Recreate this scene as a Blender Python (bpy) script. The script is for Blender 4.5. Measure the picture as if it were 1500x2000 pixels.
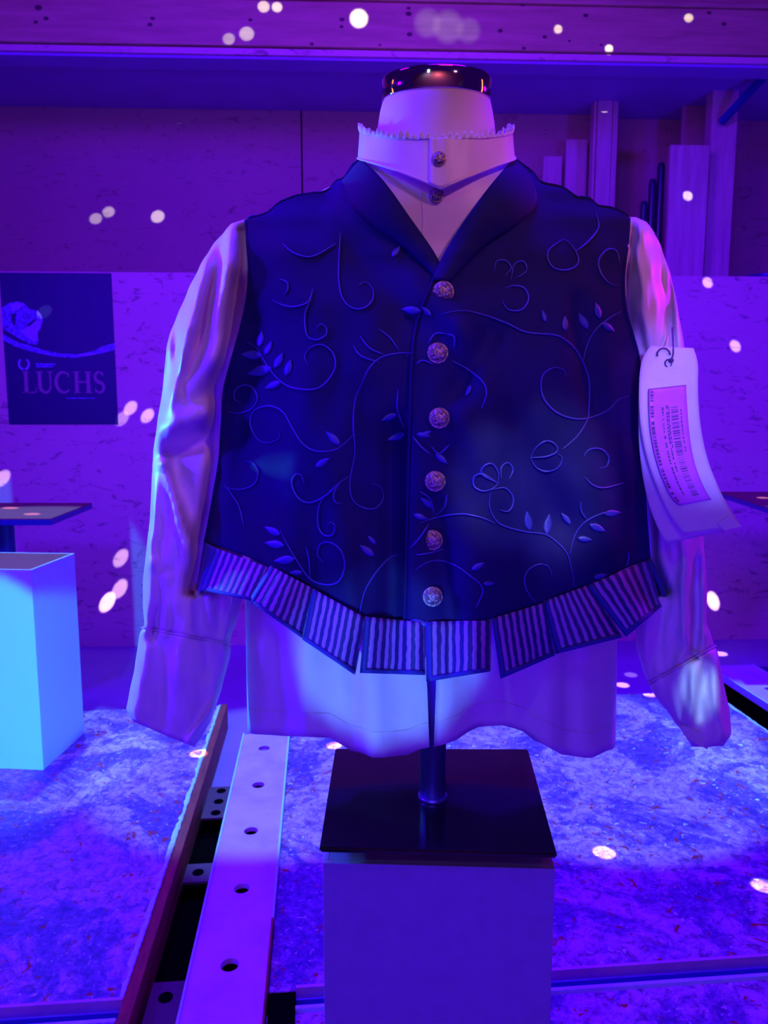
import bpy, bmesh, math, random
from mathutils import Vector, Matrix
random.seed(7)
for o in list(bpy.data.objects): bpy.data.objects.remove(o)
SC = bpy.context.scene
COL = SC.collection
PI = math.pi

# ------------------------------------------------------------------ camera
FPX = 1450.0
PITCH = math.radians(7.47)
CAMP = Vector((0, 0, 1.1))
cd = bpy.data.cameras.new('camera'); cam = bpy.data.objects.new('camera', cd); COL.objects.link(cam)
cam.location = CAMP
cam.rotation_euler = (math.radians(90) - PITCH, 0, 0)
cd.sensor_fit = 'VERTICAL'; cd.sensor_height = 36.0; cd.lens = 36.0 * FPX / 2000.0
cd.clip_start = 0.02; cd.clip_end = 100
cd.dof.use_dof = True; cd.dof.focus_distance = 0.84; cd.dof.aperture_fstop = 12.0
SC.camera = cam
SC.view_settings.view_transform = 'Standard'; SC.view_settings.look = 'None'
SC.view_settings.gamma = 1; SC.view_settings.use_curve_mapping = False
SC.view_settings.exposure = 0.0

def ray(px, py):
    x = (px - 750) / FPX; y = -(py - 1000) / FPX
    c, s = math.cos(PITCH), math.sin(PITCH)
    return Vector((x, c + y * s, -s + y * c))
def at_y(px, py, Y):
    d = ray(px, py); return CAMP + d * (Y / d.y)
def at_z(px, py, Z):
    d = ray(px, py); return CAMP + d * ((Z - CAMP.z) / d.z)
FLOOR_YAW = math.radians(5.1)
WALL_YAW = math.radians(2.1)
def rot(p, a): return Vector((p.x * math.cos(a) - p.y * math.sin(a), p.x * math.sin(a) + p.y * math.cos(a), p.z))
def fl(px, py, z=0.0): return rot(at_z(px, py, z), -FLOOR_YAW)          # point of the floor plane in the floor's own axes
def wl(px, py, depth):                                                  # point of a wall plane in the wall's own axes
    d = rot(ray(px, py), -WALL_YAW); t = depth / d.y
    return Vector((d.x * t, depth, CAMP.z + d.z * t))

# ------------------------------------------------------------------ world and lights
w = bpy.data.worlds.new('world'); SC.world = w; w.use_nodes = True
bg = w.node_tree.nodes['Background']; bg.inputs[0].default_value = (0.16, 0.0, 1.0, 1); bg.inputs[1].default_value = 0.07

def light(kind, name, loc, aim, color, power, size=0.1, spot=None, blend=0.15, sizey=None):
    L = bpy.data.lights.new(name, kind); o = bpy.data.objects.new(name, L); COL.objects.link(o)
    o.location = loc
    o.rotation_euler = (Vector(aim) - Vector(loc)).to_track_quat('-Z', 'Y').to_euler()
    L.color = color; L.energy = power
    if kind == 'AREA':
        L.shape = 'RECTANGLE'; L.size = size; L.size_y = sizey or size
    else: L.shadow_soft_size = size
    if kind == 'SPOT': L.spot_size = math.radians(spot); L.spot_blend = blend
    return o
VIOLET = (0.055, 0.0, 1.0)
CYAN = (0.02, 0.30, 1.0)
WARM = (1.0, 0.30, 0.75)
# ultraviolet stage floods of the room
light('AREA', 'uv_flood_left', (-2.3, 0.6, 1.8), (-0.3, 1.6, 0.9), VIOLET, 70, 0.2)
light('AREA', 'uv_flood_right', (2.5, 1.9, 1.9), (1.1, 3.4, 0.8), (0.065, 0, 1.0), 42, 0.25)
light('AREA', 'uv_flood_hut', (-1.2, 0.9, 3.0), (0.2, 3.8, 0.9), (0.10, 0.0, 1.0), 88, 0.5)
light('AREA', 'uv_flood_floor', (0.4, 1.5, 3.3), (0.2, 1.9, 0.0), (0.05, 0.0, 1.0), 105, 0.7)
light('SPOT', 'uv_front_lamp', (-0.1, -0.8, 0.75), (0.05, 0.8, 0.78), (0.03, 0.0, 1.0), 54, 0.05, 36, 0.5)
light('SPOT', 'magenta_side_lamp', (1.7, 1.55, 1.7), (0.1, 0.85, 1.15), (0.38, 0.0, 1.0), 55, 0.08, 50, 0.5)
light('SPOT', 'cyan_side_lamp', (-1.7, 1.55, 1.2), (-0.15, 0.85, 0.95), (0.03, 0.40, 1.0), 170, 0.06, 36, 0.4)
light('SPOT', 'cyan_front_lamp_box', (-0.60, 0.2, 0.42), (-1.30, 2.2, 0.27), (0.0, 0.30, 1.0), 340, 0.02, 21, 0.15)
light('SPOT', 'cyan_front_lamp_hem', (-0.30, -0.45, 0.62), (-0.005, 0.78, 0.835), (0.10, 0.42, 1.0), 52, 0.015, 9.5, 0.15)
for lx in (-1.35, -0.35, 0.65, 1.55):
    light('SPOT', 'cyan_floor_lamp', (lx + 0.1, 2.9, 3.0), (lx, 2.36, 0.0), (0.12, 0.48, 1.0), 430, 0.04, 23, 0.12)
light('SPOT', 'added_tag_spot', (0.15, -0.5, 1.25), (0.362, 0.80, 1.115), (0.20, 0.16, 1.0), 78, 0.02, 9.5, 0.3)  # added unseen spot that only brightens the hang tag
# warm ceiling lamps over the stand
light('SPOT', 'warm_stand_lamp', (0.95, -0.4, 2.2), (0.12, 0.8, 1.20), (1.0, 0.30, 0.75), 28, 0.05, 18, 0.6)
light('AREA', 'warm_ceiling_lamp', (0.35, 0.1, 2.7), (0.1, 0.9, 1.1), (1.0, 0.12, 0.75), 1.0, 0.5)
light('AREA', 'warm_hut_lamp', (0.2, 2.6, 2.6), (0.2, 3.8, 2.0), (1.0, 0.10, 0.4), 1.8, 0.6)
for n, x, y in (('red_neon_left', -0.75, 1.05), ('red_neon_right', 0.95, 1.05)):
    light('AREA', n, (x, y, 1.55), (0.06, 0.87, 1.5), (1.0, 0.05, 0.01), 1.3, 0.03, sizey=0.5)
light('AREA', 'white_lamp_reflected', (-0.5, -0.7, 2.3), (0.06, 0.87, 1.5), (0.6, 0.85, 1.0), 1.2, 0.10, sizey=0.3)

# mirror ball: each facet throws one narrow beam
BALL = Vector((0.5, 1.6, 3.0))
def beam(p, deg, power, name='mirror_ball_beam', blend=0.35):
    r = (Vector(p) - BALL).length
    light('SPOT', name, BALL, p, (0.85, 0.95, 1.0), power * r * r, 0.004, max(0.9, deg * 3.4 / r), blend)

# ------------------------------------------------------------------ helpers
def obj(name, bm, mat=None, parent=None, smooth=False, label=None, loc=None, rz=None):
    if isinstance(bm, bmesh.types.BMesh):
        me = bpy.data.meshes.new(name); bm.to_mesh(me); bm.free()
    else: me = bm
    o = bpy.data.objects.new(name, me); COL.objects.link(o)
    if mat is not None and not me.materials: me.materials.append(mat)
    if smooth:
        for p in me.polygons: p.use_smooth = True
    if parent: o.parent = parent
    if loc is not None: o.location = loc
    if rz is not None: o.rotation_euler = (0, 0, rz)
    if label: o['label'] = label
    return o
def tag(o, label, cat, group=None):
    o['label'] = label; o['category'] = cat
    if group: o['group'] = group
    return o
def struct(o, label=None):
    o['kind'] = 'structure'
    if label: o['label'] = label
    return o
def thing(name, label, cat, loc=(0, 0, 0), rz=0, group=None):
    o = bpy.data.objects.new(name, None); COL.objects.link(o); o.empty_display_size = 0.05
    o.location = loc; o.rotation_euler = (0, 0, rz)
    return tag(o, label, cat, group)
def keep(o):      # parts given in world space under a thing that has its own location
    p = o.parent
    if p: o.matrix_parent_inverse = (Matrix.Translation(p.location) @ p.rotation_euler.to_matrix().to_4x4()).inverted()
    return o
def box(bm, x0, x1, y0, y1, z0, z1):
    vs = [bm.verts.new((x, y, z)) for z in (z0, z1) for (x, y) in ((x0, y0), (x1, y0), (x1, y1), (x0, y1))]
    for f in ((3, 2, 1, 0), (4, 5, 6, 7), (0, 1, 5, 4), (1, 2, 6, 5), (2, 3, 7, 6), (3, 0, 4, 7)):
        bm.faces.new([vs[i] for i in f])
def boxo(name, x0, x1, y0, y1, z0, z1, mat, parent=None, bevel=0.0, rz=None, label=None):
    bm = bmesh.new(); box(bm, x0, x1, y0, y1, z0, z1)
    if bevel: bmesh.ops.bevel(bm, geom=bm.edges[:], offset=bevel, segments=2, affect='EDGES', profile=0.6)
    return obj(name, bm, mat, parent, rz=rz, label=label)
def prism(bm, pts, axis_vec):
    a = [bm.verts.new(p) for p in pts]; b = [bm.verts.new(Vector(p) + axis_vec) for p in pts]
    n = len(pts)
    bm.faces.new(a[::-1]); bm.faces.new(b)
    for i in range(n): bm.faces.new((a[i], a[(i + 1) % n], b[(i + 1) % n], b[i]))
    bmesh.ops.recalc_face_normals(bm, faces=bm.faces[:])
def lathe(bm, prof, n=32, c=(0, 0, 0), rot_m=None, cap0=True, cap1=True):
    rings = []
    for r, z in prof:
        ring = []
        for i in range(n):
            a = 2 * PI * i / n
            v = Vector((r * math.cos(a), r * math.sin(a), z))
            if rot_m: v = rot_m @ v
            ring.append(bm.verts.new(v + Vector(c)))
        rings.append(ring)
    for a, b in zip(rings, rings[1:]):
        for i in range(n): bm.faces.new((a[i], a[(i + 1) % n], b[(i + 1) % n], b[i]))
    if cap0: bm.faces.new(rings[0][::-1])
    if cap1: bm.faces.new(rings[-1])
def tube(bm, pts, r, n=6, taper=False):
    pts = [Vector(p) for p in pts]; rings = []; m = len(pts)
    for i, p in enumerate(pts):
        t = (pts[min(i + 1, m - 1)] - pts[max(i - 1, 0)]).normalized()
        up = Vector((0, -1, 0)) if abs(t.y) < 0.9 else Vector((0, 0, 1))
        a = t.cross(up).normalized(); b = a.cross(t)
        rr = r * (0.35 + 0.65 * min(1, 4.0 * min(i, m - 1 - i) / m)) if taper else r
        rings.append([bm.verts.new(p + (a * math.cos(2 * PI * k / n) + b * math.sin(2 * PI * k / n)) * rr) for k in range(n)])
    for a, b in zip(rings, rings[1:]):
        for k in range(n): bm.faces.new((a[k], a[(k + 1) % n], b[(k + 1) % n], b[k]))
    bm.faces.new(rings[0][::-1]); bm.faces.new(rings[-1])
def grid(bm, P, uv=True, close_u=False):
    """P: rows (v) of columns (u) of points"""
    rows = [[bm.verts.new(p) for p in r] for r in P]
    lay = bm.loops.layers.uv.verify() if uv else None
    nv = len(rows); nu = len(rows[0])
    for j in range(nv - 1):
        for i in range(nu if close_u else nu - 1):
            i2 = (i + 1) % nu
            f = bm.faces.new((rows[j][i], rows[j + 1][i], rows[j + 1][i2], rows[j][i2]))
            if lay:
                for l, (a, b) in zip(f.loops, ((i, j), (i, j + 1), (i + 1, j + 1), (i + 1, j))):
                    l[lay].uv = (a / max(1, nu - 1), b / (nv - 1))
    return rows
def poly_at(pts, t):                     # point at fraction t of a pixel polyline, smoothed
    L = [0]
    for a, b in zip(pts, pts[1:]): L.append(L[-1] + math.hypot(b[0] - a[0], b[1] - a[1]))
    s = t * L[-1]
    for i in range(len(pts) - 1):
        if s <= L[i + 1] or i == len(pts) - 2:
            u = (s - L[i]) / max(1e-9, L[i + 1] - L[i]); break
    p0 = pts[max(i - 1, 0)]; p1 = pts[i]; p2 = pts[i + 1]; p3 = pts[min(i + 2, len(pts) - 1)]
    return tuple(0.5 * ((2 * p1[k]) + (-p0[k] + p2[k]) * u + (2 * p0[k] - 5 * p1[k] + 4 * p2[k] - p3[k]) * u * u + (-p0[k] + 3 * p1[k] - 3 * p2[k] + p3[k]) * u ** 3) for k in (0, 1))
def lerp_tab(tab, y):
    if y <= tab[0][0]: return tab[0][1]
    for (a, va), (b, vb) in zip(tab, tab[1:]):
        if y <= b:
            t = (y - a) / (b - a); t = t * t * (3 - 2 * t) * 0.35 + t * 0.65
            return va + (vb - va) * t
    return tab[-1][1]
def solid(o, th, off=-1):
    m = o.modifiers.new('solid', 'SOLIDIFY'); m.thickness = th; m.offset = off; m.use_even_offset = False
    return o

# ------------------------------------------------------------------ materials
def mat(name, col, rough=0.6, metal=0.0, noise=None, bump=None, sheen=0, spec=None, coat=0, stretch=(1, 1, 1), trans=0):
    """noise = (scale, other colour, lo, hi); bump = (scale, strength, distance)"""
    m = bpy.data.materials.new(name); m.use_nodes = True; N = m.node_tree.nodes; L = m.node_tree.links
    b = N['Principled BSDF']; b.inputs['Base Color'].default_value = (*col, 1); b.inputs['Roughness'].default_value = rough
    b.inputs['Metallic'].default_value = metal
    if sheen: b.inputs['Sheen Weight'].default_value = sheen; b.inputs['Sheen Roughness'].default_value = 0.35; b.inputs['Sheen Tint'].default_value = (0.5, 0.5, 0.9, 1)
    if spec is not None: b.inputs['Specular IOR Level'].default_value = spec
    if coat: b.inputs['Coat Weight'].default_value = coat; b.inputs['Coat Roughness'].default_value = 0.08
    tc = N.new('ShaderNodeTexCoord'); mp = N.new('ShaderNodeMapping'); mp.inputs['Scale'].default_value = stretch
    L.new(tc.outputs['Object'], mp.inputs[0])
    if noise:
        n = N.new('ShaderNodeTexNoise'); n.inputs['Scale'].default_value = noise[0]; n.inputs['Detail'].default_value = 6; n.inputs['Roughness'].default_value = 0.65
        L.new(mp.outputs[0], n.inputs[0])
        r = N.new('ShaderNodeValToRGB'); r.color_ramp.elements[0].position = noise[2]; r.color_ramp.elements[1].position = noise[3]
        r.color_ramp.elements[0].color = (*noise[1], 1); r.color_ramp.elements[1].color = (*col, 1)
        L.new(n.outputs[0], r.inputs[0]); L.new(r.outputs[0], b.inputs['Base Color'])
    if bump:
        n = N.new('ShaderNodeTexNoise'); n.inputs['Scale'].default_value = bump[0]; n.inputs['Detail'].default_value = 5
        L.new(mp.outputs[0], n.inputs[0]); bp = N.new('ShaderNodeBump'); bp.inputs['Strength'].default_value = bump[1]; bp.inputs['Distance'].default_value = bump[2]
        L.new(n.outputs[0], bp.inputs['Height']); L.new(bp.outputs[0], b.inputs['Normal'])
    return m
def nodes(m): return m.node_tree.nodes, m.node_tree.links, m.node_tree.nodes['Principled BSDF']

M = {}
M['cream'] = mat('cream_silk', (0.80, 0.66, 0.84), 0.42, spec=0.35, bump=(380, 0.10, 0.001), noise=(14, (0.74, 0.60, 0.78), 0.3, 0.6))
M['linen'] = mat('linen', (0.78, 0.80, 0.80), 0.75, bump=(260, 0.2, 0.002), noise=(18, (0.68, 0.68, 0.70), 0.35, 0.6))
M['velvet'] = mat('blue_velvet', (0.006, 0.003, 0.14), 0.72, sheen=0.06, bump=(60, 0.12, 0.004), noise=(9, (0.003, 0.0015, 0.085), 0.35, 0.65), spec=0.25)
M['lining'] = mat('dark_lining', (0.02, 0.012, 0.05), 0.7)
M['trim'] = mat('blue_trim', (0.02, 0.02, 0.32), 0.7, sheen=0.3, bump=(90, 0.1, 0.002))
M['thread'] = mat('blue_thread', (0.035, 0.035, 0.44), 0.42, bump=(900, 0.5, 0.0006), spec=0.6)
M['silver'] = mat('old_silver', (0.52, 0.42, 0.48), 0.38, metal=0.65, noise=(420, (0.14, 0.10, 0.16), 0.42, 0.6), bump=(520, 0.6, 0.0012))
M['chrome'] = mat('chrome', (0.85, 0.80, 0.80), 0.06, metal=1.0)
M['steel'] = mat('dull_steel', (0.30, 0.32, 0.85), 0.32, metal=0.85)
M['bust'] = mat('bust_fabric', (0.78, 0.64, 0.78), 0.6, bump=(500, 0.05, 0.0005))
M['black_gloss'] = mat('black_plate', (0.012, 0.010, 0.014), 0.12, coat=0.6)
M['plinth'] = mat('grey_paint', (0.33, 0.22, 0.52), 0.55, noise=(60, (0.31, 0.20, 0.48), 0.4, 0.6), bump=(200, 0.04, 0.001))
M['white_paint'] = mat('white_paint', (0.55, 0.90, 0.95), 0.5, bump=(120, 0.04, 0.001))
M['red_brown'] = mat('red_brown_top', (0.34, 0.06, 0.09), 0.6, spec=0.15, noise=(14, (0.20, 0.06, 0.06), 0.3, 0.7), stretch=(1, 8, 8))
M['red_wood'] = mat('red_brown_wood', (0.42, 0.05, 0.05), 0.6, noise=(26, (0.18, 0.03, 0.03), 0.3, 0.62), bump=(80, 0.5, 0.004), stretch=(3, 0.6, 3))
M['blue_metal'] = mat('blue_metal', (0.02, 0.03, 0.28), 0.35, metal=0.2)
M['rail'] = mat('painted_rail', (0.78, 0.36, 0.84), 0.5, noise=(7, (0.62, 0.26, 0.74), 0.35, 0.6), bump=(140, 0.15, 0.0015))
M['rail_edge'] = mat('cyan_lit_edge', (0.55, 0.97, 0.97), 0.35, noise=(60, (0.45, 0.85, 0.9), 0.35, 0.5))  # pale cyan puts the glow of the lit lips into the colour
M['chalk'] = mat('chipped_cyan_lit_edge', (0.6, 0.98, 0.98), 0.7, bump=(150, 0.5, 0.003), noise=(90, (0.5, 0.8, 0.9), 0.35, 0.5))  # chipped white edge, with the cyan glow tinted into its colour
M['pit'] = mat('shade_black', (0.003, 0.002, 0.003), 0.9, spec=0.0)  # near black, stands for the deep shade in gaps and holes
M['bracket'] = mat('bracket_metal', (0.10, 0.04, 0.07), 0.5, bump=(60, 0.2, 0.002))
M['ground'] = mat('dark_ground', (0.40, 0.15, 0.52), 0.6, noise=(3, (0.32, 0.12, 0.44), 0.3, 0.7))
M['dark'] = mat('dark_plastic', (0.02, 0.02, 0.05), 0.3)
M['paper'] = mat('tag_card', (0.86, 0.80, 0.84), 0.6, noise=(30, (0.78, 0.72, 0.78), 0.35, 0.6))
M['sticker'] = mat('sticker_paper', (0.90, 0.16, 0.90), 0.35, noise=(70, (0.82, 0.14, 0.84), 0.4, 0.6))
M['ink'] = mat('ink', (0.16, 0.05, 0.22), 0.5)
M['string'] = mat('string', (0.10, 0.05, 0.14), 0.7)
M['poster'] = mat('poster_black', (0.010, 0.006, 0.085), 0.45)
M['poster_grey'] = mat('poster_print', (0.22, 0.10, 0.75), 0.5, noise=(60, (0.05, 0.03, 0.30), 0.38, 0.55))
M['poster_light'] = mat('poster_light_print', (0.35, 0.16, 0.8), 0.5)
M['poster_text'] = mat('poster_lettering', (0.34, 0.12, 0.26), 0.5)

def striped():
    m = mat('striped_ribbon', (0.6, 0.5, 0.7), 0.6, sheen=0.2); N, L, b = nodes(m)
    tc = N.new('ShaderNodeTexCoord'); sep = N.new('ShaderNodeSeparateXYZ'); L.new(tc.outputs['UV'], sep.inputs[0])
    nz = N.new('ShaderNodeTexNoise'); nz.inputs['Scale'].default_value = 5; L.new(tc.outputs['UV'], nz.inputs[0])
    ad = N.new('ShaderNodeMath'); ad.operation = 'MULTIPLY_ADD'; ad.inputs[1].default_value = 0.05; L.new(nz.outputs[0], ad.inputs[0]); L.new(sep.outputs[0], ad.inputs[2])
    mu = N.new('ShaderNodeMath'); mu.operation = 'MULTIPLY'; mu.inputs[1].default_value = 8 * 2 * PI; L.new(ad.outputs[0], mu.inputs[0])
    si = N.new('ShaderNodeMath'); si.operation = 'SINE'; L.new(mu.outputs[0], si.inputs[0])
    r = N.new('ShaderNodeValToRGB'); r.color_ramp.elements[0].position = 0.45; r.color_ramp.elements[1].position = 0.62
    r.color_ramp.elements[0].color = (0.012, 0.006, 0.20, 1); r.color_ramp.elements[1].color = (0.33, 0.12, 0.62, 1)
    mr = N.new('ShaderNodeMapRange'); mr.inputs[1].default_value = -1; mr.inputs[2].default_value = 1; L.new(si.outputs[0], mr.inputs[0]); L.new(mr.outputs[0], r.inputs[0])
    L.new(r.outputs[0], b.inputs['Base Color'])
    bp = N.new('ShaderNodeBump'); bp.inputs['Strength'].default_value = 0.5; bp.inputs['Distance'].default_value = 0.001
    L.new(mr.outputs[0], bp.inputs['Height']); L.new(bp.outputs[0], b.inputs['Normal'])
    return m
M['stripe'] = striped()

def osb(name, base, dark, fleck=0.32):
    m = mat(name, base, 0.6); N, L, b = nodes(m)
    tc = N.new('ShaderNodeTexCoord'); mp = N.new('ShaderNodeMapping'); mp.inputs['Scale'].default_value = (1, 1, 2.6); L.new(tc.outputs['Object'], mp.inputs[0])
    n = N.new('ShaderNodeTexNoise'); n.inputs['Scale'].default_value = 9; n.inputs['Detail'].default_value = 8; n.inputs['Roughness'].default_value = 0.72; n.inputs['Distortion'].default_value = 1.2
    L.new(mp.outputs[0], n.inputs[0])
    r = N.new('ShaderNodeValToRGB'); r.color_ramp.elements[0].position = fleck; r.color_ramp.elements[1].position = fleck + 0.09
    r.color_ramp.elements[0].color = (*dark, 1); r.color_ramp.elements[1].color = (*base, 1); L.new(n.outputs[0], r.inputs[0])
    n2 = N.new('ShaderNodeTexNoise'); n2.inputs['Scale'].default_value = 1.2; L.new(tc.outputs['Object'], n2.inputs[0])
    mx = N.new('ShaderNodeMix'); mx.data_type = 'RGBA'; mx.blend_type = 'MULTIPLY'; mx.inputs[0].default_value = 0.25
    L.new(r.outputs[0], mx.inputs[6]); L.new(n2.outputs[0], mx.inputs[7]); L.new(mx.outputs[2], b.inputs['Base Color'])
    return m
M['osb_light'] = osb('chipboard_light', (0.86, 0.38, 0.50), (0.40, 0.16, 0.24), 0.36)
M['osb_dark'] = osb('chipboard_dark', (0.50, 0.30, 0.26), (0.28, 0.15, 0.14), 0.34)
M['pine'] = mat('pine', (0.66, 0.44, 0.22), 0.5, noise=(5, (0.48, 0.30, 0.15), 0.35, 0.65), stretch=(0.6, 6, 6))
M['pine_up'] = mat('pine_post', (0.66, 0.42, 0.42), 0.5, noise=(5, (0.48, 0.28, 0.28), 0.35, 0.65), stretch=(6, 6, 0.5))
M['soffit'] = mat('soffit_board', (0.34, 0.12, 0.6), 0.6, noise=(4, (0.3, 0.11, 0.52), 0.35, 0.65))
M['knot'] = mat('wood_knot', (0.10, 0.04, 0.04), 0.6)

def mottled():
    m = mat('worn_stage_floor', (0.5, 0.4, 0.5), 0.42); N, L, b = nodes(m)
    tc = N.new('ShaderNodeTexCoord')
    def noise(s, d=8, ro=0.7, di=0.0):
        n = N.new('ShaderNodeTexNoise'); n.inputs['Scale'].default_value = s; n.inputs['Detail'].default_value = d; n.inputs['Roughness'].default_value = ro; n.inputs['Distortion'].default_value = di
        L.new(tc.outputs['Object'], n.inputs[0]); return n.outputs[0]
    def ramp(src, stops):
        r = N.new('ShaderNodeValToRGB'); e = r.color_ramp.elements
        while len(e) < len(stops): e.new(0.5)
        for k, (p, c) in enumerate(stops): e[k].position = p; e[k].color = (*c, 1)
        L.new(src, r.inputs[0]); return r.outputs[0]
    def mix(a, c, fac, mode='MIX'):
        x = N.new('ShaderNodeMix'); x.data_type = 'RGBA'; x.blend_type = mode
        L.new(fac, x.inputs[0]); L.new(a, x.inputs[6]); L.new(c, x.inputs[7]); return x.outputs[2]
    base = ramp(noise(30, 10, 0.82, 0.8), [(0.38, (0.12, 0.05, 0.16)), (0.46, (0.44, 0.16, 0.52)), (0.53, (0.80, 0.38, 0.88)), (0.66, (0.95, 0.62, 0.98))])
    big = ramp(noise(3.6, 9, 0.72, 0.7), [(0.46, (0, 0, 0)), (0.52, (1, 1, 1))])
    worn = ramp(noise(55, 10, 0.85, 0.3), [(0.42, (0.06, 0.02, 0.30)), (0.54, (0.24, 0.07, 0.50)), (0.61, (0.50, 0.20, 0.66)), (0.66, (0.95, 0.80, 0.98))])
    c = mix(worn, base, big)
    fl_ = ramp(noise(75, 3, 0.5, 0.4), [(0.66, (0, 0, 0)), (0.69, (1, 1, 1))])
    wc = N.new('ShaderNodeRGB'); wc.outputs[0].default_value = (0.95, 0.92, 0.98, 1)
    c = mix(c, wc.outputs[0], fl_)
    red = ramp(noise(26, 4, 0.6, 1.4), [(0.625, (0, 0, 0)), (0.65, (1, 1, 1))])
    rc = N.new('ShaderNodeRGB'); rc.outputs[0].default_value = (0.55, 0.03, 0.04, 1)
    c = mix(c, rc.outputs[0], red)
    L.new(c, b.inputs['Base Color'])
    bp = N.new('ShaderNodeBump'); bp.inputs['Strength'].default_value = 0.75; bp.inputs['Distance'].default_value = 0.010
    L.new(noise(60, 8, 0.75, 0.5), bp.inputs['Height']); L.new(bp.outputs[0], b.inputs['Normal'])
    return m
M['floor'] = mottled()

# ------------------------------------------------------------------ floor: worn stage panels, rails and pits
GZ = -0.10
u_red = fl(440, 1385).x, fl(245, 2000).x
UL = 0.5 * (fl(440, 1385).x + fl(250, 1980).x)        # edge of the left stage panel
R0 = 0.5 * (fl(475, 1432).x + fl(356, 2000).x)        # rail left edge
R1 = 0.5 * (fl(560, 1437).x + fl(521, 1990).x)        # rail right edge
VB = 0.5 * (fl(1150, 1352).y + fl(300, 1385).y)       # far edge of stage
VG0, VG1 = fl(1300, 1903).y, fl(1300, 1878).y         # cross groove
print('UL R0 R1 VB VG', UL, R0, R1, VB, VG0, VG1)
RD0 = fl(1500, 1425).x                                # right stage edge by the second rail
RR0 = RD0 + 0.13; RR1 = RR0 + 0.20
ground = struct(boxo('floor', -6, 6, -3, 7, GZ - 0.05, GZ, M['ground'], rz=0.0), 'plain dark floor below and beyond the worn stage panels')

def relief(o, amp, n):
    return o
def slab(name, x0, x1, y0, y1, mat_, parent=None, bevel=0.004, z=0.0):
    o = boxo(name, x0, x1, y0, y1, z - 0.045, z, mat_, parent, bevel); return o
stage = thing('stage_floor', 'worn mottled stage floor panels under the plinths, with steel rails let in', 'floor', (0, 0, 0), FLOOR_YAW)
def chips_edge(x, y0, y1, z, side, seed, w=0.012):
    """ragged whitened edge along a panel"""
    rnd = random.Random(seed); bm = bmesh.new(); y = y0; prev = None; w *= .75
    a = []; b_ = []
    while y < y1:
        wj = w * (0.35 + 0.9 * rnd.random())
        a.append((x, y, z + 0.0012)); b_.append((x + side * wj, y, z + 0.0008)); y += 0.010 + rnd.random() * 0.018
    A = [bm.verts.new(p) for p in a]; B = [bm.verts.new(p) for p in b_]
    C = [bm.verts.new((p[0], p[1], z - 0.004)) for p in a]
    tube(bm, [(x - .002 + rnd.uniform(-.0012, .0012), y0 + (y1 - y0) * k / 160, z + .001 + rnd.uniform(-.001, .0014)) for k in range(161)], .0036, 6)
    for i in range(len(A) - 1):
        bm.faces.new((A[i], B[i], B[i + 1], A[i + 1])) if side < 0 else bm.faces.new((A[i], A[i + 1], B[i + 1], B[i]))
        bm.faces.new((A[i], A[i + 1], C[i + 1], C[i]))
    bmesh.ops.recalc_face_normals(bm, faces=bm.faces[:])
    return bm
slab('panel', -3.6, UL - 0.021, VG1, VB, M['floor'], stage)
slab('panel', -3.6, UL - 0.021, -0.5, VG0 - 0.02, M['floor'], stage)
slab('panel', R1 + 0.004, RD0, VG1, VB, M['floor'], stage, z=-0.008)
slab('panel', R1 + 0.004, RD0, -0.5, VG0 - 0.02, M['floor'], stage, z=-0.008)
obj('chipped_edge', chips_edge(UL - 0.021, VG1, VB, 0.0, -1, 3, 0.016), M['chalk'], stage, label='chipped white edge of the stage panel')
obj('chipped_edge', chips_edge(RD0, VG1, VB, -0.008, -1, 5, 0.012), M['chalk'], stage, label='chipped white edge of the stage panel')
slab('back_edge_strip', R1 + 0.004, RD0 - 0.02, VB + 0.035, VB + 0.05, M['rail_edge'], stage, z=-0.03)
# pale lip beside rail
# wooden beam bordering the pit
beam_o = boxo('edge_beam', UL - 0.020, UL + 0.004, -0.5, VB + 0.02, GZ, -0.0005, M['red_wood'], stage, 0.003, label='red-brown wooden edge beam')
# pit floor, black to hold the shade of the gap, and brackets
boxo('pit_bottom', UL + 0.004, R0 + 0.05, -0.5, fl(425, 1600, GZ).y, GZ, GZ + 0.012, M['pit'], stage)
def bracket(y0, y1, holes, z):
    x0 = UL + 0.012; x1 = R0 + 0.03
    x0, x1 = x0 + .006, R0 - .002
    bm = bmesh.new(); box(bm, x0, x1, y0, y1, z - 0.006, z)
    b = obj('bracket', bm, M['bracket'], stage)
    n = len(holes)
    for (hx, hy) in holes:
        bm = bmesh.new()
        lathe(bm, [(0.014, 0.0), (0.014, 0.0012), (0.010, 0.0013)], 18, (0, 0, 0), cap0=False)
        obj('bolt_hole_disc', bm, M['pit'], b, loc=(x0 + (x1 - x0) * hx, y0 + (y1 - y0) * hy, z))  # black disc on the bracket, painted as the shade of a hole
pA = fl(545, 1700); zc = -0.035
yb = fl(400, 1700, zc).y
bracket(yb - 0.045, yb + 0.03, [(0.42, 0.5)], zc)
yb = fl(320, 1955, zc).y
bracket(yb - 0.16, yb + 0.05, [(0.42, 0.80), (0.38, 0.42)], zc)
yb = fl(425, 1590, zc).y
bracket(yb - 0.02, yb + 0.16, [(0.5, 0.15), (0.5, 0.5), (0.5, 0.85)], zc)
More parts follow.
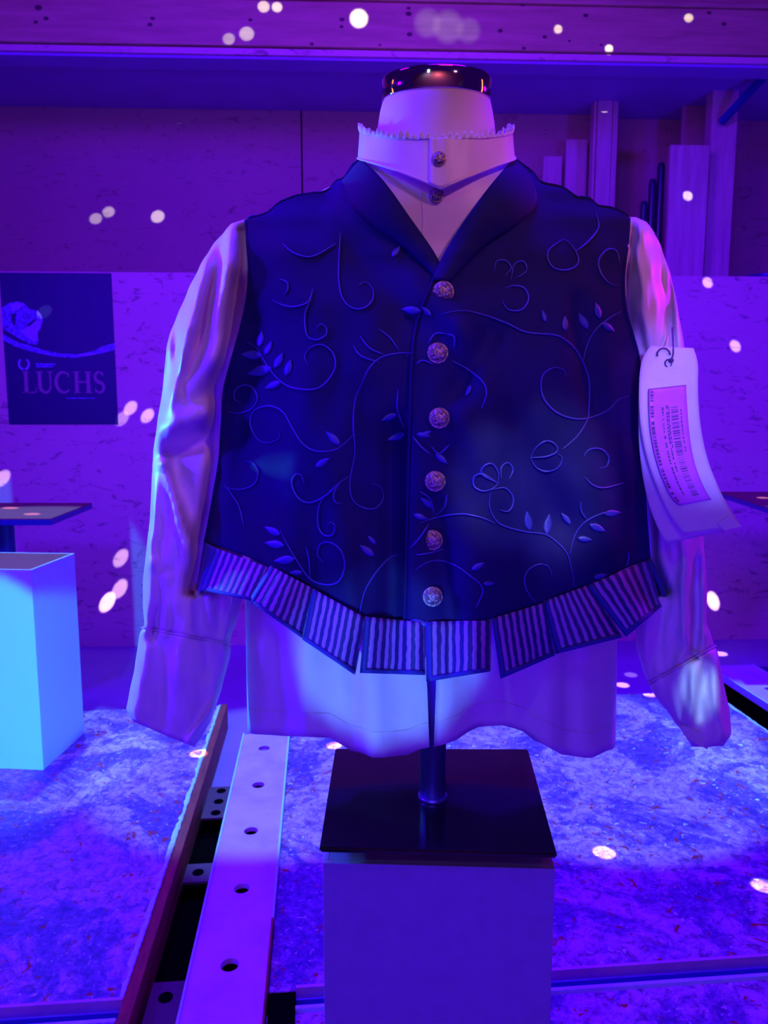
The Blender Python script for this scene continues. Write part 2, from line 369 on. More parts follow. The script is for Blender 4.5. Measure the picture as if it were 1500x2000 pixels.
# perforated rail
def rail(x0, x1, y0, y1, hole_ys, z=0.006):
    r = None
    ys = sorted(hole_ys); xc = (x0 + x1) / 2; hr = 0.0185; s = 0.03; n = 24
    bm = bmesh.new()
    def quad(a, b, c, d): bm.faces.new([bm.verts.new(p) for p in (a, b, c, d)])
    y = y0
    for hy in ys:
        quad((x0, y, z), (x1, y, z), (x1, hy - s, z), (x0, hy - s, z))
        quad((x0, hy - s, z), (xc - s, hy - s, z), (xc - s, hy + s, z), (x0, hy + s, z))
        quad((xc + s, hy - s, z), (x1, hy - s, z), (x1, hy + s, z), (xc + s, hy + s, z))
        ring = []; sq = []; low = []
        for k in range(n):
            a = 2 * PI * k / n; c_, s_ = math.cos(a), math.sin(a); m_ = max(abs(c_), abs(s_))
            ring.append(bm.verts.new((xc + hr * c_, hy + hr * s_, z))); sq.append(bm.verts.new((xc + s * c_ / m_, hy + s * s_ / m_, z)))
            low.append(bm.verts.new((xc + hr * c_, hy + hr * s_, z - 0.012)))
        for k in range(n):
            k2 = (k + 1) % n
            bm.faces.new((ring[k], sq[k], sq[k2], ring[k2])); bm.faces.new((low[k], ring[k], ring[k2], low[k2]))
        y = hy + s
    quad((x0, y, z), (x1, y, z), (x1, y1, z), (x0, y1, z))
    # sides
    quad((x0, y0, z), (x0, y1, z), (x0, y1, z - 0.03), (x0, y0, z - 0.03))
    quad((x1, y0, z), (x1, y0, z - 0.02), (x1, y1, z - 0.02), (x1, y1, z))
    quad((x0, y1, z), (x1, y1, z), (x1, y1, z - 0.02), (x0, y1, z - 0.02))
    return obj('rail', bm, M['rail'], stage)
hys = [fl(px, py).y for px, py in ((512, 1465), (502, 1537), (488, 1627), (469, 1740), (446, 1890))]
print('holes', hys)
VR = fl(520, 1436).y
r1 = rail(R0, R1, 0.4, VR, hys)
boxo('lip', R0 - 0.004, R0 + 0.001, 0.4, VR, -0.02, 0.012, M['rail_edge'], r1, 0.0008, label='rail lip with cyan light painted into its colour')
boxo('lip', R1 - 0.001, R1 + 0.0045, fl(525, 1800).y, VR, -0.004, 0.010, M['rail_edge'], r1, 0.0008, label='rail lip with cyan light painted into its colour')
boxo('lip', R1 - 0.001, R1 + 0.003, 0.4, fl(525, 1800).y, -0.02, 0.009, M['red_wood'], r1, 0.0006, label='rusty brown lip of the rail')
for hy in hys:
    pass
boxo('rail_bed', R0 + 0.006, R1 - 0.006, 0.4, VR - 0.01, GZ, -0.055, M['pit'], stage)  # black bed holds the shade seen through the rail holes
r2 = rail(RR0, RR1, 0.9, VB + 0.25, [1.5, 2.1, 2.72])
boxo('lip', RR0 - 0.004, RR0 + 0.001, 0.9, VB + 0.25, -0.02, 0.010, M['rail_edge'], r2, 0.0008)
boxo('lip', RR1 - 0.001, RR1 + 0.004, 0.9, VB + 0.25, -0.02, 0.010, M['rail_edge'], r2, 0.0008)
boxo('rail_bed', RR0 + 0.006, RR1 - 0.006, 0.9, VB + 0.2, GZ, -0.055, M['pit'], stage)
boxo('pit_bottom', RD0, RR0 + 0.006, 0.5, VB + 0.1, GZ, GZ + 0.012, M['pit'], stage)
# cross groove with its aluminium profile
for (x0, x1) in ((-3.6, UL - 0.021), (fl(577, 1960).x, RD0)):
    gw = VG1 - (VG0 - 0.02)
    g0 = VG0 - 0.02
    boxo('groove_channel', x0, x1, g0, VG1, -0.045, -0.028, M['blue_metal'], stage)
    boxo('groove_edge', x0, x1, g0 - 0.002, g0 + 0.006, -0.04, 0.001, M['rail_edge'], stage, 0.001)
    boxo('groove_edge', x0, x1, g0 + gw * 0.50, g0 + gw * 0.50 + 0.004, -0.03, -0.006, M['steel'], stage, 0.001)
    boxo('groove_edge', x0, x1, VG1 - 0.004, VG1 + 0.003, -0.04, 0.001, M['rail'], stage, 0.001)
hp = fl(525, 1940); hp2 = fl(577, 2040)
boxo('socket_shade', R1 + 0.008, fl(577, 1960).x, hp.y - 0.09, hp.y, -0.04, 0.0004, M['pit'], stage, 0.002, label='black square block painted as the shade of a recess beside the rail')  # flush black block, the shade of a recess put into its colour

# ------------------------------------------------------------------ hut wall behind
DW = 3.8
ztop = wl(750, 535, DW).z
wall = struct(boxo('wall_back', -4.5, 4.5, DW, DW + 0.03, GZ, ztop, M['osb_light'], rz=WALL_YAW))
for k in range(0):
    pass
# shelf behind the counter wall
counter = tag(boxo('counter', -4.45, 4.45, DW + 0.032, DW + 0.642, ztop - 0.06, ztop - 0.02, M['pine'], rz=WALL_YAW), 'wooden hut counter running behind the lower chipboard wall', 'counter')
DU = 4.45
zs = wl(750, 120, DW + 0.05).z
upper = bpy.data.objects.new('wall_recess', None); COL.objects.link(upper); upper.rotation_euler = (0, 0, WALL_YAW); struct(upper)
xs = wl(590, 350, DU).x
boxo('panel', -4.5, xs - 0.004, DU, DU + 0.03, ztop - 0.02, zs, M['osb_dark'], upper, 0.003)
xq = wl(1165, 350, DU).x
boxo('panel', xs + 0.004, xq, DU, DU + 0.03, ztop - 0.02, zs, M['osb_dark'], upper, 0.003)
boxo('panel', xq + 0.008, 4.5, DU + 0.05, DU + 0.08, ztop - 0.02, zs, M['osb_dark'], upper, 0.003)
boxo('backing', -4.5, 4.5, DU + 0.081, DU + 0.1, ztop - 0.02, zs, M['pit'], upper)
ceil_o = struct(boxo('ceiling', -4.5, 4.5, DW + 0.02, DU + 0.1, zs, zs + 0.03, M['soffit'], rz=WALL_YAW), 'flat underside of the hut canopy')
# header beam
DH = DW - 0.10
hb0 = wl(750, 93, DH).z; hb1 = wl(1125, 12, DH).z
head = thing('header_beam', 'knotty pine header beam along the front of the hut canopy', 'beam', (0, 0, 0), WALL_YAW)
boxo('beam_face', -4.5, 4.5, DH, DH + 0.12, hb0, hb1, M['pine'], head, 0.006)
boxo('moulding', -4.5, 4.5, DH - 0.012, DH + 0.12, hb1 + 0.004, hb1 + 0.025, M['pine'], head, 0.005)
boxo('upper_board', -4.5, 4.5, DH + 0.01, DH + 0.12, hb1 + 0.03, hb1 + 0.4, M['pine'], head, 0.005)
boxo('bottom_strip', -4.5, 4.5, DH + 0.015, DH + 0.03, wl(750, 108, DH).z, hb0 - 0.006, M['osb_light'], head, 0.002, label='pale strip below the beam')
boxo('bottom_fillet', -4.5, 4.5, DH + 0.03, DH + 0.15, wl(750, 114, DH).z, wl(750, 108, DH).z, M['soffit'], head, 0.002)
rnd = random.Random(4)
for (px, py, r) in ((75, 15, .014), (70, 43, .009), (90, 36, .010), (298, 36, .009), (293, 48, .010), (489, 39, .008), (609, 86, .008), (668, 38, .010), (667, 52, .008), (798, 27, .012), (800, 67, .011), (798, 16, .008), (1020, 10, .008), (1144, 30, .010), (977, 60, .010), (1064, 72, .009), (1112, 80, .006), (1174, 88, .006), (1414, 47, .010), (1385, 25, .009), (1023, 94, .008), (742, 88, .006)):
    p = wl(px, py, DH)
    bm = bmesh.new(); lathe(bm, [(r, 0), (r * 0.9, 0.001), (r * 0.4, 0.0016)], 14, (0, 0, 0), Matrix.Rotation(PI / 2, 3, 'X') @ Matrix.Diagonal((1.25, 0.85, 1)))
    obj('knot', bm, M['knot'], head, loc=(p.x, DH + 0.0002, p.z))
# posts, planks and brace at the right of the hut
def plank(px0, px1, pytop, depth, name, label, cat, th=0.03, group=None, mat_=None, top=None):
    a = wl(px0, 450, depth); b = wl(px1, 450, depth); t = wl((px0 + px1) / 2, pytop, depth).z if top is None else top
    return tag(boxo(name, a.x, b.x, depth, depth + th, ztop - 0.02, t, mat_ or M['pine_up'], bevel=0.003, rz=WALL_YAW), label, cat, group)
post = thing('timber_post', 'pale grooved timber post left of the dark corner of the hut', 'post', (0, 0, 0), WALL_YAW)
a = wl(1160, 450, 4.25); b = wl(1188, 450, 4.25); c = wl(1200, 450, 4.25)
boxo('post_body', a.x, b.x, 4.25, 4.33, ztop - 0.02, zs, M['pine_up'], post, 0.004)
boxo('post_strip', b.x + 0.004, c.x, 4.26, 4.33, ztop - 0.02, zs, M['pine_up'], post, 0.003)
boxo('post_edge', a.x - 0.016, a.x - 0.003, 4.265, 4.33, ztop - 0.02, zs, M['pine_up'], post, 0.002)
plank(1058, 1094, 305, 4.36, 'plank', 'shorter of two planks leaning left of the grooved post', 'plank')
plank(1101, 1142, 272, 4.38, 'plank', 'taller of two planks standing left of the grooved post', 'plank')
plank(1303, 1378, 283, 4.02, 'board', 'wide pale board standing on the counter in front of the right post', 'board')
plank(1379, 1428, 200, 4.10, 'timber_post', 'tall pale timber post right of the wide board', 'post', 0.08, top=zs)
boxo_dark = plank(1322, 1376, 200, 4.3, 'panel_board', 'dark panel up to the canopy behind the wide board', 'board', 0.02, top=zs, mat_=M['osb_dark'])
# dark leaning tubes
for k, (px, py, r, lab) in enumerate(((1258, 395, 0.020, 'leftmost of the dark glossy tubes beside the wide board'), (1275, 352, 0.020, 'middle dark glossy tube beside the wide board'), (1292, 320, 0.020, 'tallest dark glossy tube next to the wide board'))):
    p = wl(px, py, 4.1)
    bm = bmesh.new(); h = p.z - (ztop - 0.02)
    lathe(bm, [(r * .9, 0), (r, 0.01), (r, h - 0.02), (r * 0.8, h), (r * 0.7, h + 0.004)], 24)
    bmesh.ops.translate(bm, verts=bm.verts[:], vec=(0, 0, 0))
    o = tag(obj('tube', bm, M['dark'], smooth=True), lab, 'tube', None)
    o.location = rot(Vector((p.x, 4.1, ztop - 0.02)), WALL_YAW)
# brace
p0 = wl(1408, 240, 4.08); p1 = wl(1500, 160, 3.88); p1.z = zs - 0.004
bm = bmesh.new(); d = (p1 - p0); tube(bm, [p0, p0 + d * 0.5, p0 + d], 0.022, 4)
br = tag(obj('brace', bm, M['blue_metal'], rz=WALL_YAW), 'dark diagonal brace from the right post to the canopy', 'brace')
# small bowl shape on counter at the far right
p = wl(1500, 528, 4.0)
bm = bmesh.new(); lathe(bm, [(0.05, 0), (0.14, 0.012), (0.18, 0.05), (0.175, 0.052), (0.13, 0.02)], 28)
o = tag(obj('bowl', bm, M['blue_metal'], smooth=True), 'shallow dark bowl on the counter at the right frame edge', 'bowl')
o.location = rot(Vector((p.x + 0.03, 4.0, ztop - 0.02)), WALL_YAW)

light('AREA', 'added_cool_wall_light', (-1.6, -2.3, 2.8), (-1.4, -3.1, 2.2), (0.3, 0.3, 1.0), 10, 0.5)  # added unseen lamp, cools the wall mirrored in the neck cap
wallf = struct(boxo('wall_front', -5, 5, -3.2, -3.1, GZ, 3.6, M['pine']), 'plain timber wall behind the viewer')
light('AREA', 'added_warm_wall_light', (0.0, -2.2, 2.6), (0.0, -3.1, 1.9), (1.0, 0.20, 0.5), 20, 0.6)  # added unseen lamp, warms the mirrored wall and gives some fill
# poster
ps = thing('poster', 'black film poster reading LUCHS on the chipboard wall', 'poster', (0, 0, 0), WALL_YAW)
YP = DW - 0.003
def PP(x, y): p = wl(x, y, YP); return p
pw0 = wl(8, 680, YP).x; pw1 = wl(224, 680, YP).x; pz1 = wl(110, 533, YP).z; pz0 = wl(128, 829, YP).z
# printed sheet 0..1 x 0..1.4
W_, H_ = pw1 - pw0, pz1 - pz0
boxo('sheet', pw0, pw1, YP, YP + 0.002, pz0, pz1, M['poster'], ps)
def PR(x, y, k=0): return Vector((pw0 + W_ * x, YP - 0.0006 - 0.0004 * k, pz1 - H_ * y))
def shape(name, pts, m, k=0):
    bm = bmesh.new(); vs = [bm.verts.new(PR(x, y, k)) for x, y in pts]; f = bm.faces.new(vs); f.normal_update()
    if f.normal.y > 0: bmesh.ops.reverse_faces(bm, faces=[f])
    bmesh.ops.triangulate(bm, faces=bm.faces[:]); return obj(name, bm, m, ps)
# animal head and wet shoreline of the photograph on the sheet (x,y fractions measured on the print)
shape('print_head', [(0.0, .23), (.06, .20), (.14, .185), (.20, .195), (.25, .235), (.32, .245), (.35, .27), (.365, .31), (.34, .36), (.31, .39), (.315, .44), (.30, .47), (.22, .46), (.12, .42), (.0, .36)], M['poster_grey'], 0)
shape('print_muzzle', [(.22, .35), (.30, .31), (.345, .31), (.34, .355), (.31, .385), (.305, .44), (.28, .45), (.2, .41), (.16, .38)], M['poster_light'], 1)
shape('print_ear', [(.08, .21), (.14, .19), (.20, .205), (.16, .235), (.10, .25)], M['poster_light'], 1)
shape('print_dark', [(.09, .27), (.13, .26), (.12, .31), (.11, .35), (.08, .31)], M['poster'], 2)
shape('print_dark', [(.22, .335), (.30, .295), (.31, .305), (.25, .345), (.22, .352)], M['poster'], 2)
shape('print_shore', [(.0, .40), (.12, .45), (.24, .475), (.36, .505), (.50, .525), (.66, .53), (.80, .51), (.90, .475), (1.0, .455), (1.0, .50), (.9, .52), (.8, .535), (.62, .555), (.45, .545), (.25, .515), (.1, .48), (0, .44)], M['poster_grey'], 0)
shape('print_glint', [(.66, .53), (.78, .525), (.88, .51), (.80, .535), (.70, .54)], M['poster_light'], 1)
def strokes(name, segs, m, k=1):
    bm = bmesh.new()
    for (x0, y0, x1, y1, w0, w1) in segs:
        d = Vector((x1 - x0, (y1 - y0) * H_ / W_)); n = Vector((-d.y, d.x)).normalized() if d.length else Vector((0, 1))
        vs = [bm.verts.new(PR(x0 + n.x * w0 / 2, y0 + n.y * w0 / 2 * W_ / H_, k)), bm.verts.new(PR(x0 - n.x * w0 / 2, y0 - n.y * w0 / 2 * W_ / H_, k)),
              bm.verts.new(PR(x1 - n.x * w1 / 2, y1 - n.y * w1 / 2 * W_ / H_, k)), bm.verts.new(PR(x1 + n.x * w1 / 2, y1 + n.y * w1 / 2 * W_ / H_, k))]
        bm.faces.new(vs)
    return obj(name, bm, m, ps)
def arc(cx, cy, rx, ry, a0, a1, w0, w1, n=14, wm=None):
    out = []
    for i in range(n):
        t0, t1 = i / n, (i + 1) / n
        A, B = math.radians(a0 + (a1 - a0) * t0), math.radians(a0 + (a1 - a0) * t1)
        f = lambda t: w0 + (w1 - w0) * t if wm is None else (w0 + (wm - w0) * (1 - abs(2 * t - 1)))
        out.append((cx + rx * math.cos(A), cy - ry * math.sin(A), cx + rx * math.cos(B), cy - ry * math.sin(B), f(t0), f(t1)))
    return out
T0, T1 = .648, .785; th, tn = .034, .014
def serif(x, y, w=.06): return (x - w / 2, y, x + w / 2, y, .010, .010)
L_ = [(.18, T0, .18, T1, th, th), serif(.18, T0), serif(.175, T1), (.16, T1, .26, T1, .012, .012), (.26, T1, .275, T1 - .035, .012, .006)]
U_ = [(.305, T0, .305, T1 - .045, th, th), serif(.305, T0), (.40, T0, .40, T1 - .045, tn, tn), serif(.40, T0, .05)] + arc(.3525, T1 - .045, .048, .045, 180, 360, th, tn)
C_ = arc(.52, .7165, .068, .068, 45, 315, tn, tn, 20, th) + [(.568, T0 + .005, .568, T0 + .035, .006, .010)]
H_L = [(.64, T0, .64, T1, th, th), (.745, T0, .745, T1, th, th), (.64, .714, .745, .714, tn, tn), serif(.64, T0), serif(.64, T1), serif(.745, T0), serif(.745, T1)]
S_ = arc(.845, T0 + .034, .036, .034, 30, 270, tn, th, 14) + arc(.845, T0 + .034 + .0685, .040, .0345, 90, -150, th, tn, 14) + [(.878, T0, .878, T0 + .03, .008, .008), (.808, T1, .808, T1 - .03, .008, .008)]
for nm, s_ in (('letter_l', L_), ('letter_u', U_), ('letter_c', C_), ('letter_h', H_L), ('letter_s', S_)):
    o = strokes(nm, s_, M['poster_text'])
strokes('laurel', arc(.17, .595, .045, .036, 125, 260, .016, .022) + arc(.17, .595, .045, .036, 55, -80, .016, .022), M['poster_light'])
strokes('caption_bar', [(.28, .597, .46, .597, .020, .012), (.28, .612, .43, .612, .016, .014)], M['poster_grey'])
strokes('credit_line', [(.54, .823, .80, .823, .010, .008)], M['poster_grey'])

# ------------------------------------------------------------------ standing tables
def bistro(corner_px, side, label, dx):
    pass
zt = 0.735
t = thing('standing_table', 'brown square table top on blue column behind the white plinth', 'table', (0, 0, 0))
def table(t, pts, postx, posty):
    bm = bmesh.new(); prism(bm, [Vector((p.x, p.y, zt - 0.022)) for p in pts], Vector((0, 0, 0.020)))
    o = obj('apron', bm, M['blue_metal'], t, label='dark blue edge band')
    c = sum(pts, Vector()) / len(pts)
    bm = bmesh.new(); prism(bm, [Vector((c.x + (p.x - c.x) * .995, c.y + (p.y - c.y) * .995, zt - 0.002)) for p in pts], Vector((0, 0, 0.004)))
    obj('table_top', bm, M['red_brown'], t)
    bm = bmesh.new(); lathe(bm, [(0.030, 0.012), (0.030, zt - 0.04), (0.09, zt - 0.035), (0.09, zt - 0.022)], 20, (postx, posty, GZ * 0 )) ; obj('column', bm, M['blue_metal'], t, smooth=False)
    bm = bmesh.new(); lathe(bm, [(0.20, GZ), (0.20, GZ + 0.012), (0.05, GZ + 0.03), (0.032, 0.02)], 28, (postx, posty, 0)); obj('foot', bm, M['blue_metal'], t, smooth=False)
a = at_z(180, 983, zt); b = at_z(100, 1014, zt)
e = (b - a); left = Vector((-e.y, e.x, 0)).normalized() * -1
if left.x > 0: left = -left
side = Vector((-1, 0.0, 0))
pts = [b, a, a + side * 0.72, b + side * 0.72]
table(t, [Vector((p.x, p.y, 0)) for p in pts], at_y(13, 1050, (a.y + b.y) / 2).x, (a.y + b.y) / 2)
t2 = thing('standing_table', 'square table top on blue column at the right frame edge', 'table', (0, 0, 0))
b = at_z(1500, 992, zt); a = at_z(1402, 961, zt); side = Vector((1, 0, 0))
pts = [a, b, b + side * 0.6, a + side * 0.72]
table(t2, [Vector((p.x, p.y, 0)) for p in pts], 1.84, (a.y + b.y) / 2)

# ------------------------------------------------------------------ plinths
def plinth(name, label, c, s, h, mats, rz, floor_z=0.0):
    t = thing(name, label, 'plinth', (c[0], c[1], floor_z), rz)
    k = 0.006; H = s / 2; top = h
    # five mitred boards
    for (nm, x0, x1, y0, y1) in (('side_panel', -H, H, -H, -H + k), ('side_panel', -H, H, H - k, H), ('side_panel', -H, -H + k, -H + k, H - k), ('side_panel', H - k, H, -H + k, H - k)):
        boxo(nm, x0, x1, y0, y1, 0, top - 0.0, mats[0], t, 0.0008)
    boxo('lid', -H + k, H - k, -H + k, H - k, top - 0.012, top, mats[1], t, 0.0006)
    return t
MZ = 0.637
RB = math.radians(-2.0)
c1 = at_z(640, 1672, MZ - 0.008); c2 = at_z(1095, 1684, MZ - 0.008)
S1 = (c2 - c1).length; mid = (c1 + c2) / 2
PC = (mid.x, mid.y + S1 / 2)
ang = math.atan2(c2.y - c1.y, c2.x - c1.x)
print('plinth', S1, PC, math.degrees(ang))
plinth('display_plinth', 'grey square plinth carrying the dressed bust', PC, S1, MZ - 0.008, (M['plinth'], M['plinth']), ang, -0.008)
MZ2 = 0.64
f1 = at_z(85, 1504, 0); f2 = at_z(155, 1441, 0)
a2 = math.atan2(f2.y - f1.y, f2.x - f1.x) - PI / 2
S2 = 0.27
ux = Vector((math.cos(a2), math.sin(a2), 0)); uy = Vector((-math.sin(a2), math.cos(a2), 0))
cc = f1 - ux * S2 / 2 + uy * S2 / 2
print('box2', math.degrees(a2), (f2 - f1).length)
plinth('display_plinth', 'bright white square plinth at the left frame edge', (cc.x, cc.y), S2, at_y(66, 1113, f1.y).z, (M['white_paint'], M['red_brown']), a2)  # lid is red-brown like the table tops, sides pale

# ------------------------------------------------------------------ garment depth model
YC = 0.90
T_TAB = [(300, .004), (330, .020), (380, .045), (430, .066), (500, .088), (600, .108), (720, .120), (850, .124), (1000, .122), (1120, .126), (1230, .130), (1500, .118)]
CX_TAB = [(300, 856), (430, 856), (800, 846), (1100, 834), (1250, 842), (1500, 845)]
HW_TAB = [(300, 200), (330, 300), (380, 390), (430, 440), (500, 446), (600, 440), (720, 425), (850, 416), (1000, 424), (1100, 436), (1240, 440), (1330, 372), (1500, 366)]
FOLDS = [  # x0,y0,x1,y1,width,amp
    (600, 760, 560, 1110, 40, .0055), (640, 900, 690, 1190, 34, .0055), (700, 780, 720, 1150, 26, -.003), (770, 850, 765, 1215, 24, -.013), (730, 640, 690, 820, 40, .004),
    (500, 640, 470, 900, 26, -.005), (450, 820, 425, 1050, 20, .006), (900, 640, 985, 850, 30, .006), (955, 660, 890, 770, 22, -.007), (900, 800, 975, 960, 36, .006), (1000, 840, 1090, 1010, 34, -.006),
    (1045, 1040, 1050, 1220, 60, -.010), (1160, 960, 1215, 1120, 45, .007), (1235, 900, 1250, 1060, 24, .006), (930, 1040, 930, 1200, 44, .006), (1100, 640, 1060, 800, 30, .003), (1130, 600, 1160, 800, 22, -.006),
    (820, 560, 900, 640, 24, .004), (700, 500, 790, 620, 30, -.004), (560, 500, 620, 640, 40, .003), (1000, 420, 1120, 560, 40, .003), (850, 1000, 880, 1200, 20, -.006)]
def foldf(px, py, folds=FOLDS):
    s = 0
    for x0, y0, x1, y1, wd, a in folds:
        dx, dy = x1 - x0, y1 - y0; L2 = dx * dx + dy * dy
        t = ((px - x0) * dx + (py - y0) * dy) / L2; tc_ = min(1, max(0, t))
        qx, qy = x0 + dx * tc_, y0 + dy * tc_
        L = math.sqrt(L2); over = (t - tc_) * L
        dd = (px - qx) ** 2 + (py - qy) ** 2 - over * over
        s += a * math.exp(-max(0, dd) / (wd * wd)) * math.exp(-(over / (wd * 1.6)) ** 2)
    return s
def torso(px, py):
    s = min(0.9995, abs((px - lerp_tab(CX_TAB, py)) / lerp_tab(HW_TAB, py)))
    return lerp_tab(T_TAB, py) * (1 - s ** 2.4) ** 0.5
def neckp(px, py):
    if py > 600: return -0.05
    hn = 146 + max(0, py - 312) * 1.05
    s = abs((px - 852) / hn)
    if s >= 1: return -0.02
    return 0.006 + (0.085 - max(0, py - 400) * .00005) * math.sqrt(1 - s * s) - max(0, py - 500) * 0.0004
def prot(px, py, folds=True):
    a = torso(px, py); b = neckp(px, py); k = 0.012
    h = max(0, min(1, 0.5 + 0.5 * (a - b) / k)); m = b * (1 - h) + a * h + k * h * (1 - h)
    if folds: m += 1.55 * foldf(px, py) * min(1, max(0, (torso(px, py)) / 0.05))
    return m
def surf(px, py, off=0.0, folds=True): return at_y(px, py, YC - prot(px, py, folds) - off)
def coons(left, right, top, bottom, nu, nv, ufn=None, off=0.0, folds=True, fn=None):
    rows = []
    P00, P10, P01, P11 = left[0], right[0], left[-1], right[-1]
    for j in range(nv + 1):
        v = j / nv; row = []
        l = poly_at(left, v); r = poly_at(right, v)
        for i in range(nu + 1):
            u = i / nu
            if ufn: u = ufn(u)
            t = poly_at(top, u); b = poly_at(bottom, u)
            x, y = [(1 - u) * l[k] + u * r[k] + (1 - v) * t[k] + v * b[k] - ((1 - u) * (1 - v) * P00[k] + u * (1 - v) * P10[k] + (1 - u) * v * P01[k] + u * v * P11[k]) for k in (0, 1)]
            row.append(fn(x, y, u, v) if fn else surf(x, y, off, folds))
        rows.append(row)
    return rows
cosL = lambda u: 1 - math.cos(u * PI / 2)         # dense near u=0
cosR = lambda u: math.sin(u * PI / 2)

# ------------------------------------------------------------------ display bust
bust = thing('display_bust', 'display bust with chrome neck cap on a black square base', 'mannequin', (PC[0], PC[1], MZ))
AX = at_y(851, 250, YC - 0.015); NX = AX.x; NY = YC - 0.018
def zof(py, y): return at_y(851, py, y).z
def pxr(halfpx, y): return halfpx / FPX * y * 1.03
NRf = 0.0
cz0 = zof(166, NY - .058) + .006; cz1 = zof(121, NY - .058) + .006; cr = 0.0602; TILT = math.radians(9)
bm = bmesh.new(); rings = []
for r_, dz, tl in ((.0725, -.125, 0), (.0710, -.085, 0), (.0692, -.060, .1), (.0672, -.040, .4), (.0650, -.024, .7), (.0625, -.010, 1), (.0605, -.002, 1), (.0580, .001, 1)):
    rings.append([bm.verts.new((NX + r_ * math.cos(2 * PI * i / 48), NY + r_ * math.sin(2 * PI * i / 48), cz0 + dz + math.sin(2 * PI * i / 48) * r_ * math.sin(TILT) * tl)) for i in range(48)])
for a_, b_ in zip(rings, rings[1:]):
    for i in range(48): bm.faces.new((a_[i], a_[(i + 1) % 48], b_[(i + 1) % 48], b_[i]))
bm.faces.new(rings[0][::-1]); bm.faces.new(rings[-1])
keep(obj('neck', bm, M['bust'], bust, True))
bm = bmesh.new(); RT = Matrix.Rotation(TILT, 3, 'X'); hc = cz1 - cz0
lathe(bm, [(cr, 0), (cr + .0006, .001), (cr + .0006, hc - .002), (cr - .001, hc), (cr - .006, hc + .0008), (0.01, hc + .001)], 64, (NX, NY, cz0), RT)
keep(obj('neck_cap', bm, M['chrome'], bust, True, label='polished chrome neck cap'))
bm = bmesh.new(); pcap = at_y(779, 164, NY - 0.045); lathe(bm, [(.003, 0), (.003, .002), (.0015, .003)], 12, (NX - .0472, NY - .0385, pcap.z), Matrix.Rotation(PI / 2, 3, 'X'))
keep(obj('set_screw', bm, M['dark'], bust, True))
# torso form under the clothes
rowsF = []
for j in range(25):
    py = 320 + (1230 - 320) * j / 24; row = []
    cx, hw = lerp_tab(CX_TAB, py), lerp_tab(HW_TAB, py)
    hw = min(hw, lerp_tab([(320, 150), (400, 270), (440, 320), (600, 335), (1230, 330)], py)); T = lerp_tab(T_TAB, py) * 0.72
    P0 = at_y(cx, py, YC); W = (at_y(cx + hw, py, YC).x - P0.x) * .94
    for k in range(32):
        a = 2 * PI * k / 32; row.append(Vector((P0.x + W * math.cos(a), YC - math.sin(a) * (T if math.sin(a) > 0 else .085 * min(1, T / .06)), P0.z)))
    rowsF.append(row)
bm = bmesh.new(); R = grid(bm, rowsF, False, True); bm.faces.new(R[0]); bm.faces.new(R[-1][::-1])
bmesh.ops.recalc_face_normals(bm, faces=bm.faces[:]); keep(obj('torso', bm, M['bust'], bust, True))
# pole and base
pb = at_z(845, 1556, MZ + 0.006)
bm = bmesh.new(); lathe(bm, [(.0155, MZ + .006), (.0155, 0.95)], 32, (pb.x, pb.y, 0)); keep(obj('pole', bm, M['steel'], bust, True))
bm = bmesh.new(); lathe(bm, [(.0175, MZ + .005), (.0175, MZ + .009), (.0158, MZ + .010)], 32, (pb.x, pb.y, 0)); keep(obj('pole_collar', bm, M['steel'], bust, True))
q = [at_z(624, 1664, MZ), at_z(1088, 1676, MZ), at_z(1031, 1469, MZ), at_z(655, 1468, MZ)]
bm = bmesh.new(); prism(bm, [Vector((p.x, p.y, MZ - 0.001)) for p in q], Vector((0, 0, 0.006)))
bmesh.ops.bevel(bm, geom=bm.edges[:], offset=.0018, segments=2, affect='EDGES')
keep(obj('base_plate', bm, M['black_gloss'], bust, label='glossy black square base plate'))

# ------------------------------------------------------------------ shirt
shirt = thing('shirt', 'cream historical shirt with standing collar worn on the bust under the vest', 'shirt', (NX, YC, 0.9))
# body tube
rows = []; NU = 96
HEM = [(478, 1428), (500, 1434), (580, 1438), (640, 1440), (690, 1466), (735, 1480), (790, 1475), (822, 1463), (850, 1458), (885, 1448), (905, 1432), (935, 1419), (985, 1416), (1020, 1428), (1055, 1452), (1100, 1474), (1150, 1480), (1195, 1464), (1210, 1440)]
def hemy(px):
    for (a, ya), (b_, yb_) in zip(HEM, HEM[1:]):
        if px <= b_: t = max(0, (px - a) / (b_ - a)); t = t * t * (3 - 2 * t); return ya + (yb_ - ya) * t
    return HEM[-1][1]
HWS = [(330, 150), (400, 262), (430, 318), (600, 335), (850, 345), (1100, 350), (1180, 362), (1300, 361), (1500, 358)]
HEMF = [(540, 1180, 560, 1430, 26, -.010), (500, 1200, 505, 1440, 22, .006), (600, 1220, 590, 1440, 20, .010), (650, 1240, 690, 1460, 22, -.008), (720, 1260, 735, 1480, 24, .010), (775, 1250, 790, 1470, 18, -.006),
        (860, 1300, 860, 1460, 22, .008), (920, 1280, 930, 1430, 26, -.012), (1000, 1300, 1000, 1430, 30, -.004), (1075, 1250, 1070, 1470, 26, .010), (1150, 1250, 1160, 1480, 28, .004), (1130, 1330, 1150, 1470, 7, .003), (1110, 1250, 1110, 1470, 14, -.004)]
NV = 70
